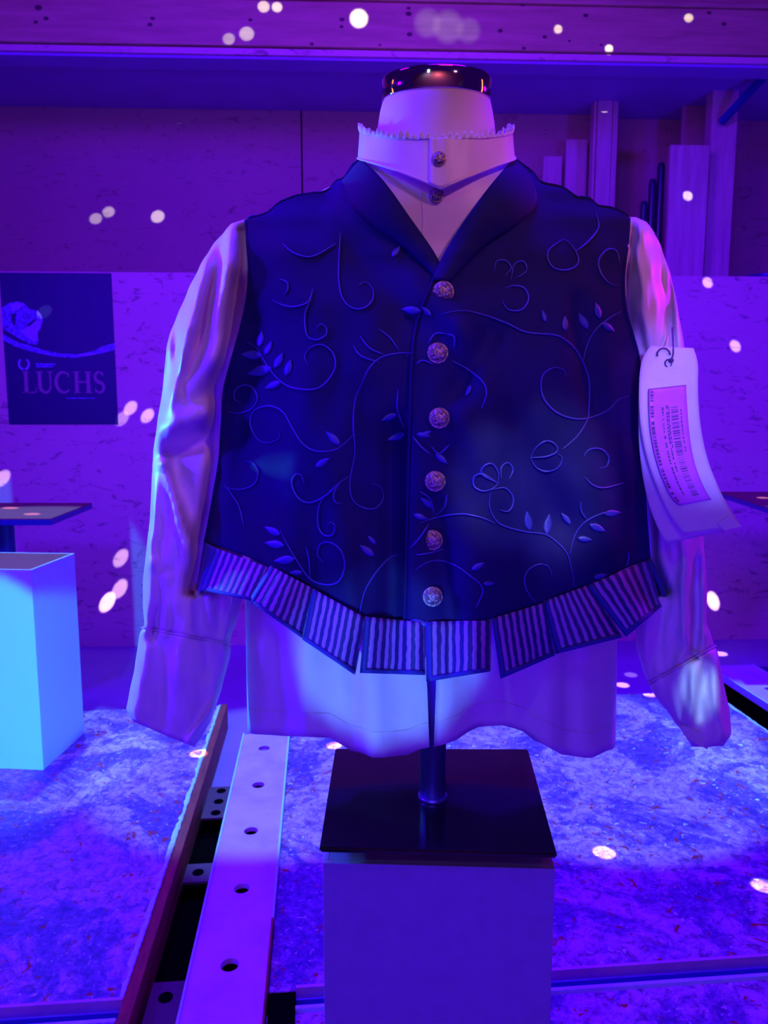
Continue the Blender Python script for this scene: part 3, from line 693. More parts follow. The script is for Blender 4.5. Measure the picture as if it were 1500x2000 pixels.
for j in range(NV + 1):
    v = j / NV; row = []
    for i in range(NU + 1):
        # u goes around starting at the front slit
        a = -PI / 2 + 2 * PI * i / NU      # angle, -pi/2 = front ; increasing -> right side (+x)
        py0 = 330 + (1440 - 330) * v
        cx = lerp_tab(CX_TAB, py0); hw = lerp_tab(HWS, py0); cx = cx * (1 - v) + 843 * v
        px = cx + hw * math.cos(a)
        front = math.sin(a) < 0
        py = 330 + ((hemy(px) if front else 1425) - 330) * v
        gap = 0
        if py > 1290 and (i == 0 or i == NU):
            gap = (10.5 - 6.5 * (py - 1290) / 180) * (1 if i == 0 else -1)
        T = lerp_tab(T_TAB, py0) - lerp_tab([(330, .006), (520, .006), (620, .030), (1150, .030), (1230, .008)], py0)
        if v > .7: T -= .012 * (v - .7) / .3
        prof = abs(math.sin(a)) ** 0.85
        yy = YC - T * prof if front else YC + (.095 * min(1, T / .06)) * prof
        if front:
            yy -= (foldf(px, py, HEMF) * 1.5 + .0012 * math.sin(px * .23 + 1.6 * math.sin(py * .013 + px * .02)) + .0009 * math.sin(px * .47 - py * .03 + 2 * math.sin(py * .021))) * min(1, max(0, (py - 1180) / 60))
        base = at_y(px + gap, py, YC); row.append(Vector((base.x, yy, base.z)))
        if front:
            # keep the silhouette measured in the photograph: slide along the sight line
            p = at_y(px + gap, py, yy); row[-1] = Vector((p.x, yy, p.z)) if py > 700 else row[-1]
    rows.append(row)
bm = bmesh.new(); R = grid(bm, rows)
for j in range(int(NV * .86)):       # sew the front above the slit
    pass
bmesh.ops.remove_doubles(bm, verts=[v for v in bm.verts], dist=1e-5)
bmesh.ops.recalc_face_normals(bm, faces=bm.faces[:])
body = keep(solid(obj('shirt_body', bm, M['cream'], shirt, True), .0012, 0))
# stitched hem line
fr = [i for i in range(NU + 1) if math.sin(-PI / 2 + 2 * PI * i / NU) < -.05]
for half in ([i for i in fr if i < NU / 2], [i for i in fr if i > NU / 2]):
    bm = bmesh.new(); tube(bm, [rows[NV - 3][i] + Vector((0, -.0011, 0)) for i in half], .0005, 4); keep(obj('hem_seam', bm, M['linen'], shirt, True))
# neckline front (visible V) : patch over the chest
L1 = [(702, 308), (712, 380), (740, 450), (790, 540)]; R1_ = [(1008, 306), (990, 380), (950, 460), (905, 540)]
T_ = [(702, 308), (760, 318), (825, 330), (900, 322), (1008, 306)]; B_ = [(790, 540), (850, 548), (905, 540)]
bm = bmesh.new(); grid(bm, coons(L1, R1_, T_, B_, 40, 30, off=.002, folds=False))
keep(solid(obj('shirt_front', bm, M['cream'], shirt, True), .001, 1))
# placket seam line on shirt
bm = bmesh.new(); tube(bm, [surf(822 + 4 * math.sin(t * 3), 376 + 100 * t, .0032, False) for t in [k / 20 for k in range(21)]], .0007, 6)
keep(obj('placket_seam', bm, M['cream'], shirt, True))
# standing collar: band round the neck, open at the front left of centre
CR0, CR1 = 0.0880, 0.0840
ZF0, ZS0 = zof(270, NY - CR1), zof(254, NY); ZF1, ZS1 = zof(370, NY - CR0), zof(309, NY)
def collar_pt(u, v, lift=0.0):
    a = 2 * PI * u
    fx = math.sin(a); fy = -math.cos(a)             # front at a=0
    k = abs(math.sin(a / 2)) / .7071
    ztop_ = ZF0 + (ZS0 - ZF0) * min(1.2, k ** 2)
    zbot_ = ZF1 + (ZS1 - ZF1) * min(1.15, k)
    r = CR1 + (CR0 - CR1) * v + lift
    r += .0008 * math.sin(17 * a + 2 * math.sin(5 * a)) * (1 - v) + .0012 * math.sin(6 * a + 1.2) * v
    z = ztop_ + (zbot_ - ztop_) * v
    return Vector((NX - .0002 + r * fx, NY + r * fy, z))
u0 = -0.022
rows = []
for j in range(19):
    v = j / 18
    rows.append([collar_pt(u0 + (1.02) * i / 120, v, .0022 * max(0, 1 - i / 12)) for i in range(121)])
bm = bmesh.new(); grid(bm, rows); collar = keep(solid(obj('collar', bm, M['cream'], shirt, True), .0016, 0))
# gathered frill along the top of the collar
bm = bmesh.new(); rows = []
rnd = random.Random(3); n = 360
jag = [rnd.random() for _ in range(n + 1)]
for j in range(4):
    row = []
    for i in range(n + 1):
        u = i / n; p = collar_pt(u, 0.0, .001); hgt = .0020 + .0058 * (0.5 + 0.5 * math.sin(i * 2 * PI / 5.0)) * (0.5 + .8 * jag[i // 5])
        outw = Vector((p.x - NX, p.y - NY, 0)).normalized()
        row.append(p + Vector((0, 0, -0.002 + hgt * j / 3)) + outw * (.0014 * math.sin(i * 2 * PI / 5.0 + 1) * j / 3 + .0005))
    rows.append(row)
grid(bm, rows); keep(solid(obj('collar_frill', bm, M['linen'], shirt, True), .0009, 0))
# stitched ridge where the collar joins the body
bm = bmesh.new(); tube(bm, [collar_pt(i / 120, 1.0, .001) for i in range(121)], .0013, 6); keep(obj('collar_seam', bm, M['cream'], shirt, True))

def button(parent, px, py, pos, rpx, m=None, nrm=None, wire=False):
    r = rpx / FPX * pos.y
    d = nrm or Vector((0, -1, 0.1)); q_ = d.to_track_quat('Z', 'Y').to_matrix()
    bm = bmesh.new()
    lathe(bm, [(r * .9, -.002), (r, 0), (r * 1.0, .0012), (r * .93, .0018), (r * .88, .0014), (r * .8, .0024), (r * .55, .0036), (r * .25, .0042), (r * .03, .0044)], 32, (0, 0, 0), q_)
    for k in range(6):
        a = 2 * PI * k / 6 + .3
        c_ = q_ @ Vector((math.cos(a) * r * .5, math.sin(a) * r * .5, .0036))
        mtx = Matrix.Translation(c_) @ q_.to_4x4() @ Matrix.Diagonal((1, 1, .35, 1))
        bmesh.ops.create_icosphere(bm, subdivisions=1, radius=r * .22, matrix=mtx)
    o = obj('button', bm, M['silver'], parent, True); o.location = pos
    return keep(o)
cb = collar_pt(0.012, .62, .004); 
p311 = at_y(857, 311, NY - CR0 - .0005); button(shirt, 857, 311, p311, 14)
p382 = surf(852, 382, .004, False); button(shirt, 852, 382, p382, 14)

# sleeves ------------------------------------------------------------
def sstep(x, a, b):
    t = max(0, min(1, (x - a) / (b - a))); return t * t * (3 - 2 * t)
def sleeve(cl, widths, depth, rdepth, nfold, name='sleeve', nv=110, nu=72, fold_fn=None, slant=None, edge=None):
    rows = []
    for j in range(nv + 1):
        v = j / nv; py = py_ = cl[0][0] + (cl[-1][0] - cl[0][0]) * v
        xl = lerp_tab([(a, b) for a, b, c in cl], py); xr = lerp_tab([(a, c) for a, b, c in cl], py)
        cx = (xl + xr) / 2; hw = (xr - xl) / 2; Y = lerp_tab(depth, py); rd = lerp_tab(rdepth, py)
        row = []
        for i in range(nu):
            a = 2 * PI * i / nu
            ca, sa = math.cos(a), math.sin(a)
            px = cx + hw * ca
            if slant: py = py_ + slant(py_) * ca
            y = Y - rd * (abs(sa) ** .9) * (1 if sa > 0 else -1)
            if fold_fn and sa > -0.2:
                wr = .0016 * math.sin(px * .16 + 1.5 * math.sin(py * .011) + py * .035) + .0011 * math.sin(px * .31 - py * .05 + 2 * math.sin(py * .02))
                y -= (fold_fn(px, py) * 1.35 + wr) * max(0, min(1, sa * 2.2 + .1))
            if sa > 0 and edge and 440 < py < 1160:
                e_ = edge(px, py)
                if e_ > 0: y += e_ * max(0, YC - prot(px, py, False) + .006 - y)
            p2 = at_y(px, py, y)
            row.append(Vector((p2.x, y, p2.z)))
        rows.append(row)
    return rows
LS = [(428, 478, 492), (436, 452, 498), (450, 440, 510), (480, 414, 516), (520, 390, 518), (570, 366, 516), (620, 345, 508), (655, 331, 500), (680, 325, 494), (760, 318, 478), (830, 307, 474), (890, 299, 474), (950, 296, 472), (1020, 293, 470), (1080, 286, 474), (1150, 279, 474), (1200, 279, 462), (1232, 282, 450), (1262, 274, 447), (1320, 266, 432), (1380, 254, 412), (1410, 248, 396), (1434, 262, 378)]
LF = [(400, 520, 345, 760, 14, .013), (455, 470, 425, 700, 24, .020), (432, 470, 395, 660, 12, -.012), (470, 560, 430, 760, 20, -.012), (372, 640, 330, 800, 8, .008), (420, 700, 350, 790, 22, .014),
      (340, 640, 350, 760, 10, -.006), (330, 835, 425, 795, 24, .020), (345, 885, 430, 850, 24, -.026), (320, 903, 345, 893, 10, .012), (322, 905, 380, 1120, 9, .014), (350, 930, 410, 1100, 24, -.014), (420, 900, 425, 1050, 18, .008),
      (312, 880, 292, 1100, 10, .008), (300, 1100, 285, 1230, 9, .008), (325, 1130, 320, 1240, 5, .006), (305, 1190, 300, 1245, 4, -.008), (405, 1170, 425, 1260, 9, .009), (385, 1150, 400, 1300, 14, -.008), (448, 1160, 436, 1270, 7, .010), (350, 1190, 345, 1300, 22, .006),
      (290, 1270, 262, 1420, 12, .009), (320, 1260, 325, 1430, 24, -.006), (370, 1250, 340, 1430, 24, .004), (412, 1380, 365, 1450, 7, .010)]
DP = [(428, .885), (480, .895), (900, .90), (1100, .885), (1440, .87)]
RD = [(428, .012), (450, .030), (520, .050), (700, .055), (830, .050), (1100, .045), (1245, .036), (1434, .034)]
rws = sleeve(LS, None, DP, RD, None, fold_fn=lambda x, y: foldf(x, y, LF), slant=lambda y: 24 * ((y - 428) / 1006) ** 2, edge=lambda x, y: sstep(x - lerp_tab([(428, 482), (530, 489), (585, 485), (645, 472), (705, 455), (765, 440), (830, 436), (900, 431), (965, 420), (1015, 411), (1060, 402), (1160, 388)], y), -38, -4))
def mk_sleeve(rws, cut, name_cuff_label=None):
    bm = bmesh.new(); R = grid(bm, rws[:cut], True, True); bm.faces.new([v for v in R[0]]); bmesh.ops.recalc_face_normals(bm, faces=bm.faces[:])
    s_ = keep(solid(obj('sleeve', bm, M['cream'], shirt, True), .001, -1))
    c_ = []
    for j, r in enumerate(rws[cut - 1:]):
        c = sum(r, Vector()) / len(r); k = 1.03 if j > 0 else 1.0
        c_.append([c + (p - c) * k for p in r])
    bm = bmesh.new(); grid(bm, c_, True, True); bmesh.ops.recalc_face_normals(bm, faces=bm.faces[:])
    q_ = solid(obj('cuff', bm, M['cream'], s_, True), .0014, -1)
    r = rws[cut - 1]; c = sum(r, Vector()) / len(r)
    bm = bmesh.new(); tube(bm, [c + (p - c) * 1.035 for p in r] + [c + (r[0] - c) * 1.035], .0009, 5); obj('cuff_seam', bm, M['cream'], s_, True)
    return s_
cutL = int(110 * (1245 - 428) / (1434 - 428)) + 1
mk_sleeve(rws, cutL)
RS = [(424, 1218, 1242), (432, 1206, 1262), (450, 1200, 1276), (480, 1196, 1291), (540, 1196, 1311), (600, 1200, 1324), (680, 1210, 1337), (760, 1220, 1345), (850, 1228, 1352), (950, 1236, 1362), (1050, 1240, 1374), (1150, 1238, 1381), (1240, 1242, 1380), (1270, 1254, 1388), (1330, 1282, 1405), (1400, 1316, 1424), (1435, 1340, 1428), (1458, 1352, 1412)]
RF = [(1250, 450, 1262, 640, 24, .010), (1285, 480, 1308, 640, 8, -.010), (1312, 560, 1315, 690, 5, -.012), (1325, 600, 1335, 760, 7, .010), (1240, 640, 1260, 700, 14, -.006), (1336, 1060, 1335, 1240, 9, .012), (1362, 1100, 1360, 1260, 7, -.014), (1373, 1080, 1374, 1240, 6, .008), (1300, 1080, 1290, 1280, 16, -.005), (1350, 1230, 1358, 1285, 4, -.008), (1345, 1260, 1320, 1310, 8, .006),
      (1400, 1290, 1395, 1380, 10, .008), (1375, 1310, 1365, 1400, 9, -.008), (1355, 1310, 1350, 1400, 10, .008), (1405, 1400, 1410, 1450, 10, .006)]
rws = sleeve(RS, None, DP, [(424, .010), (450, .030), (520, .046), (700, .050), (1100, .045), (1270, .040), (1458, .034)], None, fold_fn=lambda x, y: foldf(x, y, RF), slant=lambda y: -36 * math.exp(-((y - 1295) / 80) ** 2), edge=lambda x, y: sstep(lerp_tab([(424, 1227), (540, 1216), (600, 1219), (650, 1232), (705, 1246), (860, 1251), (1092, 1266), (1160, 1290)], y) - x, -28, -2))
# slant the cuff seam: shift rows by side
cutR = int(110 * (1300 - 424) / (1458 - 424)) + 1
mk_sleeve(rws, cutR)
# pale cuff lining showing below the right cuff
bm = bmesh.new(); pts = [(1330, 1418), (1345, 1420), (1368, 1432), (1385, 1452), (1382, 1464), (1355, 1450), (1338, 1438)]
prism(bm, [at_y(x, y, .835) for x, y in pts], Vector((0, .004, 0))); keep(obj('cuff_lining', bm, M['linen'], shirt, label='pale lining edge turned out of the cuff'))
# armhole seam of the shirt right
bm = bmesh.new(); tube(bm, [at_y(x, y, .838 + (.03 if y < 450 else 0)) for x, y in ((1230, 432), (1227, 480), (1222, 540), (1221, 600), (1228, 640))], .0007, 5); keep(obj('shoulder_seam', bm, M['cream'], shirt, True))

# ------------------------------------------------------------------ vest
vest = thing('vest', 'dark blue velvet vest with embroidered scrolls and striped pleated hem', 'vest', (NX, YC, 0.9))
Lside = [(482, 428), (486, 480), (489, 530), (485, 585), (472, 645), (455, 705), (440, 765), (436, 830), (431, 900), (420, 965), (411, 1015), (402, 1060)]
Rside = [(1227, 424), (1223, 480), (1216, 540), (1219, 600), (1232, 650), (1246, 705), (1249, 780), (1251, 860), (1256, 950), (1261, 1030), (1266, 1092)]
# left front
Ltop = [(482, 428), (522, 416), (545, 397), (578, 383), (602, 379), (638, 374), (656, 354), (672, 348), (690, 322), (706, 312)]
Linner = [(706, 312), (752, 362), (800, 430), (848, 500), (850, 620), (838, 760), (830, 900), (830, 1060), (828, 1222)]
Lbot = [(402, 1060), (450, 1075), (520, 1105), (600, 1155), (660, 1192), (720, 1210), (828, 1222)]
bm = bmesh.new(); grid(bm, coons(Lside, Linner, Ltop, Lbot, 54, 84, cosL, .008)); keep(solid(obj('front_panel', bm, M['velvet'], vest, True), .0035, -1))
Rtop = [(1004, 310), (1040, 336), (1056, 356), (1098, 366), (1128, 386), (1150, 387), (1168, 402), (1190, 405), (1215, 414), (1227, 424)]
Rinner = [(1004, 310), (960, 362), (910, 430), (866, 505), (836, 570), (812, 640), (804, 720), (800, 850), (796, 1000), (793, 1120), (790, 1220)]
Rbot = [(790, 1220), (850, 1225), (930, 1216), (1000, 1196), (1080, 1170), (1150, 1146), (1210, 1116), (1266, 1092)]
bm = bmesh.new(); grid(bm, coons(Rinner, Rside, Rtop, Rbot, 54, 84, cosR, .0125)); keep(solid(obj('front_panel', bm, M['velvet'], vest, True), .0035, -1))
# rolled front edge
bm = bmesh.new(); tube(bm, [surf(*poly_at(Rinner[3:], t / 60), .0125) for t in range(61)], .0016, 6); keep(obj('front_edge', bm, M['velvet'], vest, True))
# back of the vest
rows = []
full = []
for j in range(41):
    v = j / 40; l = poly_at(Lside, v); r = poly_at(Rside, v); row = []
    pl = at_y(l[0], l[1], YC - prot(*l) - .008); pr = at_y(r[0], r[1], YC - prot(*r) - .0125)
    wide = lerp_tab([(0, 0), (.25, 0.004), (.4, .012), (1, .004)], v)
    for i in range(41):
        u = i / 40; a = PI * u
        x = pl.x + (pr.x - pl.x) * (0.5 - 0.5 * math.cos(a)); z = pl.z + (pr.z - pl.z) * u + (0.03 if v == 0 else .03 * (1 - v) ** 6) * math.sin(a)
        yl = pl.y + (pr.y - pl.y) * u
        row.append(Vector((x, yl + (YC + lerp_tab([(0, .03), (.15, .085), (1, .105)], v) - yl) * math.sin(a) ** .8, z)))
    rows.append(row)
bm = bmesh.new(); grid(bm, rows); bmesh.ops.recalc_face_normals(bm, faces=bm.faces[:]); keep(solid(obj('back_panel', bm, M['velvet'], vest, True), .003, 1))
# shoulder bridging front top edges to the back
for nm, tp, off in (('shoulder', Ltop, .008), ('shoulder', Rtop, .0125)):
    rows = []
    for k in range(13):
        t = k / 12; row = []
        for i in range(25):
            p = poly_at(tp, i / 24); a = surf(p[0], p[1], off)
            y = a.y + (YC + .055 - a.y) * t
            lump = .0025 * math.sin(i * .9 + 1) + .002 * math.sin(i * 2.1)
            row.append(Vector((a.x, y, a.z + .010 * math.sin(PI * min(1, t * 1.3)) * .8 - .02 * t * t + (lump * math.sin(PI * t)))))
        rows.append(row)
    bm = bmesh.new(); grid(bm, rows); bmesh.ops.recalc_face_normals(bm, faces=bm.faces[:]); keep(solid(obj(nm, bm, M['velvet'], vest, True), .003, 0))
# lapels
def lapel(inner, outer, off, lift):
    n = 40; rows = []
    for j in range(n + 1):
        v = j / n; a = poly_at(inner, v); b = poly_at(outer, v); row = []
        for i in range(13):
            u = i / 12; x, y = a[0] + (b[0] - a[0]) * u, a[1] + (b[1] - a[1]) * u
            row.append(surf(x, y, off + lift * math.sin(PI * min(1, u * .8 + .1)) * (1 - .3 * v), False))
        rows.append(row)
    bm = bmesh.new(); grid(bm, rows); bmesh.ops.recalc_face_normals(bm, faces=bm.faces[:])
    o = keep(solid(obj('lapel', bm, M['velvet'], vest, True), .004, 0)); 
    bm = bmesh.new(); tube(bm, [r[-1] for r in rows], .0018, 6); obj('lapel_edge', bm, M['velvet'], o, True)
    return o
lapel([(708, 312), (752, 358), (800, 426), (846, 494), (868, 540)], [(672, 352), (684, 392), (724, 432), (788, 478), (858, 546)], .010, .006)
lapel([(1003, 310), (960, 360), (912, 426), (872, 490), (846, 545)], [(1034, 346), (1046, 394), (1016, 432), (946, 478), (876, 550)], .0150, .008)
# buttons
BT = [(866, 570), (855, 690), (858, 817), (850, 940), (845, 1055), (845, 1165)]
for x, y in BT: button(vest, x, y, surf(x, y, .0135), 20.5)
# striped pleated hem
TABS = [((400, 1058), (424, 1072), (386, 1152), (394, 1158), 0), ((426, 1072), (522, 1108), (396, 1152), (492, 1172), 1), ((530, 1106), (612, 1150), (487, 1172), (590, 1245), 1), ((612, 1150), (712, 1206), (592, 1248), (692, 1316), 1),
        ((714, 1204), (828, 1216), (704, 1313), (829, 1317), 1), ((832, 1214), (957, 1212), (834, 1330), (956, 1310), 1), ((960, 1208), (1066, 1176), (978, 1324), (1082, 1279), 1), ((1062, 1174), (1150, 1142), (1086, 1276), (1214, 1244), 1), ((1146, 1144), (1268, 1092), (1222, 1242), (1292, 1182), 1), ((1266, 1094), (1272, 1096), (1294, 1160), (1308, 1176), 0)]
def tabsurf(x, y, t, v):
    base = prot(x, min(y, 1215), False)
    return base
for k, (tl, tr, bl, br, st) in enumerate(TABS):
    rows = []; lift = .013 + (.003 if k % 2 else .0)
    s0 = lambda p: YC - prot(p[0], p[1], True)
    yl, yr = s0(tl), s0(tr)
    nu_, nv_ = 24, 12
    for j in range(nv_ + 1):
        v = j / nv_; row = []
        for i in range(nu_ + 1):
            u = i / nu_
            x = (tl[0] * (1 - u) + tr[0] * u) * (1 - v) + (bl[0] * (1 - u) + br[0] * u) * v
            y = (tl[1] * (1 - u) + tr[1] * u) * (1 - v) + (bl[1] * (1 - u) + br[1] * u) * v
            yt = s0(((tl[0] * (1 - u) + tr[0] * u), (tl[1] * (1 - u) + tr[1] * u)))
            d = yt - .011 - (lift - .006 + .010 * math.sin(PI * (.15 + .7 * u))) * v - .004 * (1 - abs(2 * u - 1) ** 6)
            row.append(at_y(x, y, d))
        rows.append(row)
    bm = bmesh.new(); grid(bm, rows)
    tb = keep(solid(obj('pleat_tab', bm, M['stripe'] if st else M['trim'], vest, True, label=None if st else 'plain folded end pleat of the hem'), .003, 0))
    if st:
        # velvet binding along the left side and the bottom
        bmb = bmesh.new(); w_ = 0.085
        off = Vector((0, -.0022, 0))
        grid(bmb, [[r[0] + off, r[1] + off, r[2] + off] for r in rows], False)
        grid(bmb, [[p + off for p in rows[-2]], [p + off for p in rows[-1]]], False)
        solid(obj('binding', bmb, M['trim'], tb, True, label='plain blue velvet binding'), .002, 0)
# embroidery -----------------------------------------------------------
SCROLLS = [
 [(552, 476), (573, 494), (602, 502), (625, 495), (655, 476)], [(546, 545), (561, 552), (562, 567), (555, 576)], [(531, 585), (552, 596), (575, 599), (602, 590), (611, 564)],
 [(608, 585), (597, 608), (596, 637), (602, 658), (619, 664), (636, 655), (637, 640), (625, 633), (618, 643)],
 [(665, 453), (662, 505), (662, 549), (669, 582), (687, 601), (710, 602), (727, 587), (728, 564), (713, 551), (699, 558)],
 [(480, 667), (502, 681), (520, 711), (543, 740), (573, 758), (622, 758), (652, 725), (652, 693), (631, 674), (608, 678), (595, 696), (602, 714)],
 [(751, 693), (722, 680), (703, 656)], [(740, 708), (705, 695), (690, 675)], [(778, 684), (762, 660), (740, 643)], [(705, 752), (722, 718), (745, 698), (778, 690), (805, 690)],
 [(445, 803), (465, 807), (491, 799), (503, 778), (494, 758), (476, 752), (459, 763), (459, 781), (469, 785)],
 [(547, 843), (544, 857), (523, 865), (503, 857), (489, 828), (497, 802), (526, 793), (553, 805), (570, 834), (591, 866), (617, 881), (652, 879), (673, 866), (690, 849)],
 [(705, 752), (693, 784), (690, 828), (693, 881), (686, 922), (683, 951), (690, 978), (711, 992), (734, 992), (749, 972), (743, 951), (726, 944)],
 [(687, 928), (664, 942), (635, 969), (605, 982), (582, 972), (570, 945), (576, 928), (588, 928), (594, 945)],
 [(635, 969), (623, 989), (621, 1025), (632, 1045), (649, 1045), (654, 1027), (645, 1020), (639, 1029)], [(664, 942), (652, 963), (655, 981), (667, 983)],
 [(440, 952), (470, 956), (497, 945), (504, 922), (494, 904), (479, 901)], [(437, 946), (453, 966), (467, 989), (476, 1027)],
 [(547, 1036), (564, 1068), (582, 1098), (605, 1130), (635, 1142), (661, 1136), (673, 1107), (667, 1077), (646, 1060), (626, 1063), (620, 1083), (632, 1099)], [(606, 1128), (603, 1090), (597, 1068)],
 [(702, 1200), (711, 1159), (726, 1130), (746, 1104), (767, 1086), (786, 1083)], [(812, 1084), (840, 1080), (866, 1072)], [(778, 760), (776, 799), (790, 837)], [(806, 852), (822, 872), (840, 887)], [(838, 1022), (820, 1050), (800, 1072)],
 [(966, 529), (969, 511), (987, 509), (998, 523), (987, 538)], [(998, 547), (1004, 517), (1022, 511), (1028, 529), (1007, 544)], [(984, 564), (1004, 558), (1025, 564), (1032, 585), (1019, 605), (993, 605), (981, 588)],
 [(1101, 467), (1075, 485), (1069, 503), (1081, 523), (1104, 528), (1125, 520), (1129, 503), (1116, 479), (1101, 467)], [(1125, 491), (1151, 470), (1169, 444), (1163, 415)],
 [(1211, 517), (1204, 491), (1186, 488), (1169, 509), (1174, 535), (1192, 555), (1210, 558)],
 [(863, 614), (887, 608), (916, 608), (957, 619), (993, 633), (1028, 649), (1081, 654), (1104, 664), (1127, 687), (1145, 723), (1151, 752), (1150, 796), (1147, 820), (1127, 852), (1099, 877)],
 [(1139, 705), (1148, 670), (1166, 641), (1192, 620), (1214, 608)], [(1104, 737), (1101, 723), (1083, 718), (1063, 729), (1056, 752), (1063, 781), (1086, 805), (1116, 817), (1148, 817), (1186, 802), (1207, 781), (1227, 773)],
 [(872, 652), (887, 658), (887, 679)], [(884, 705), (916, 723), (943, 746), (950, 770), (940, 799)], [(836, 672), (850, 652), (872, 652)], [(812, 712), (826, 704), (846, 712)],
 [(973, 944), (973, 923), (961, 906), (946, 910), (941, 926), (973, 944)], [(973, 944), (943, 926), (926, 932), (926, 950), (943, 959), (961, 955), (973, 944)], [(979, 935), (979, 913), (992, 904), (1002, 917), (995, 935)], [(964, 956), (986, 953), (1001, 969), (1001, 987), (992, 999), (976, 996)],
 [(958, 963), (956, 990), (970, 1018), (992, 1030), (1029, 1039), (1065, 1044), (1090, 1061), (1108, 1082), (1117, 1116), (1122, 1147)], [(820, 1021), (860, 1009), (903, 1004), (943, 1012), (970, 1025)],
 [(1036, 894), (1047, 874), (1068, 861), (1085, 869), (1087, 883), (1065, 892), (1036, 894)], [(1036, 894), (1047, 913), (1068, 921), (1090, 913), (1098, 895), (1090, 887)],
 [(1140, 892), (1151, 878), (1173, 877), (1188, 892), (1185, 910), (1170, 915)], [(1142, 932), (1157, 947), (1179, 953), (1219, 943)], [(1113, 1082), (1124, 1042), (1145, 1018), (1173, 1004), (1197, 999), (1213, 1002)],
 [(1145, 1014), (1135, 998), (1134, 981)], [(1078, 1125), (1071, 1107), (1053, 1102), (1032, 1113), (1024, 1134), (1032, 1159), (1047, 1177)], [(812, 1112), (838, 1097), (866, 1096), (894, 1107), (915, 1122), (937, 1140), (943, 1156), (930, 1186)],
 [(820, 960), (840, 975), (848, 1005)], [(873, 965), (868, 990), (850, 1008)], [(878, 868), (858, 886), (842, 872)], [(1222, 1108), (1228, 1090), (1226, 1078)]]
LEAVES = [((517, 693), (531, 667)), ((536, 719), (553, 689)), ((558, 734), (568, 702)), ((512, 694), (470, 692)), ((531, 719), (483, 730)), ((549, 746), (517, 759)), ((505, 678), (512, 647)), ((822, 608), (783, 604)), ((842, 617), (824, 599)),
 ((766, 502), (782, 480)), ((664, 869), (637, 843)), ((617, 912), (643, 895)), ((547, 1045), (517, 1029)), ((555, 1066), (517, 1060)), ((576, 1092), (535, 1096)), ((591, 1118), (566, 1119)), ((734, 1063), (717, 1045)), ((731, 1086), (702, 1064)), ((775, 810), (745, 821)), ((790, 846), (757, 860)),
 ((814, 848), (840, 852)), ((1066, 629), (1059, 605)), ((1104, 646), (1103, 617)), ((1148, 643), (1130, 611)), ((1171, 623), (1163, 591)), ((1176, 630), (1200, 648)), ((919, 752), (910, 773)), ((1114, 1024), (1096, 1002)), ((1151, 1024), (1182, 1038)), ((1127, 1051), (1157, 1055)), ((1035, 1036), (1029, 999)), ((1068, 1044), (1073, 1004)),
 ((921, 1113), (947, 1099)), ((943, 1140), (967, 1139)), ((851, 886), (874, 906)), ((800, 1213), (840, 1222)), ((845, 992), (822, 972)), ((1180, 1004), (1212, 1001)), ((808, 1005), (836, 1014)), ((822, 852), (842, 842)), ((1160, 1128), (1186, 1122))]
def vest_off(x): return .0085 if x < 795 else .013
for s_ in SCROLLS:
    n = max(10, int(sum(math.hypot(b[0] - a[0], b[1] - a[1]) for a, b in zip(s_, s_[1:])) / 4))
    bm = bmesh.new(); tube(bm, [surf(*poly_at(s_, k / n), vest_off(poly_at(s_, k / n)[0]) + .0006) for k in range(n + 1)], .00105, 5, True)
    keep(obj('embroidered_scroll', bm, M['thread'], vest, True))
for (b0, t0) in LEAVES:
    dx, dy = t0[0] - b0[0], t0[1] - b0[1]; L = math.hypot(dx, dy); nx, ny = -dy / L, dx / L; bm = bmesh.new()
    rows = []
    for k in range(11):
        u = k / 10; wd = .20 * L * math.sin(PI * u ** .8) ** .9 + .3; cx, cy = b0[0] + dx * u, b0[1] + dy * u
        off = vest_off(cx)
        rows.append([surf(cx + nx * wd * s2, cy + ny * wd * s2, off + .0003 + .0012 * (1 - abs(s2))) for s2 in (-1, -.5, 0, .5, 1)])
    grid(bm, rows, False); bmesh.ops.recalc_face_normals(bm, faces=bm.faces[:]); keep(solid(obj('embroidered_leaf', bm, M['thread'], vest, True), .0004, 0))

# ------------------------------------------------------------------ hang tag
tagT = thing('hang_tag', 'curled pale hang tag with a barcode sticker hanging beside the right sleeve', 'tag', at_y(1308, 700, .80))
def strip(L, R, n, yf, m=16):
    rows = []
    for j in range(n + 1):
        v = j / n; a = poly_at(L, v); b = poly_at(R, v)
        rows.append([at_y(a[0] + (b[0] - a[0]) * i / m, a[1] + (b[1] - a[1]) * i / m, yf(v, i / m)) for i in range(m + 1)])
    return rows
TL = [(1270, 676), (1253, 706), (1248, 760), (1250, 820), (1262, 890), (1284, 955), (1308, 1005), (1336, 1043)]
TR = [(1354, 680), (1363, 712), (1363, 765), (1368, 830), (1380, 890), (1398, 940), (1420, 985), (1447, 1027)]
yf = lambda v, u: .800 - .010 * math.sin(PI * v) - .030 * max(0, v - .45) ** 1.5 + .006 * (u - .5) ** 2
bm = bmesh.new(); grid(bm, strip(TL, TR, 40, yf)); card = keep(solid(obj('card', bm, M['paper'], tagT, True), .0007, 0))
SL = [(1267, 760), (1267, 800), (1271, 850), (1283, 905), (1302, 955), (1318, 980), (1330, 987)]; SR = [(1340, 752), (1342, 790), (1347, 850), (1357, 905), (1372, 945), (1384, 968), (1390, 976)]
def yfs(x, y):
    v = (y - 676) / (1035 - 676); return yf(v, .5)
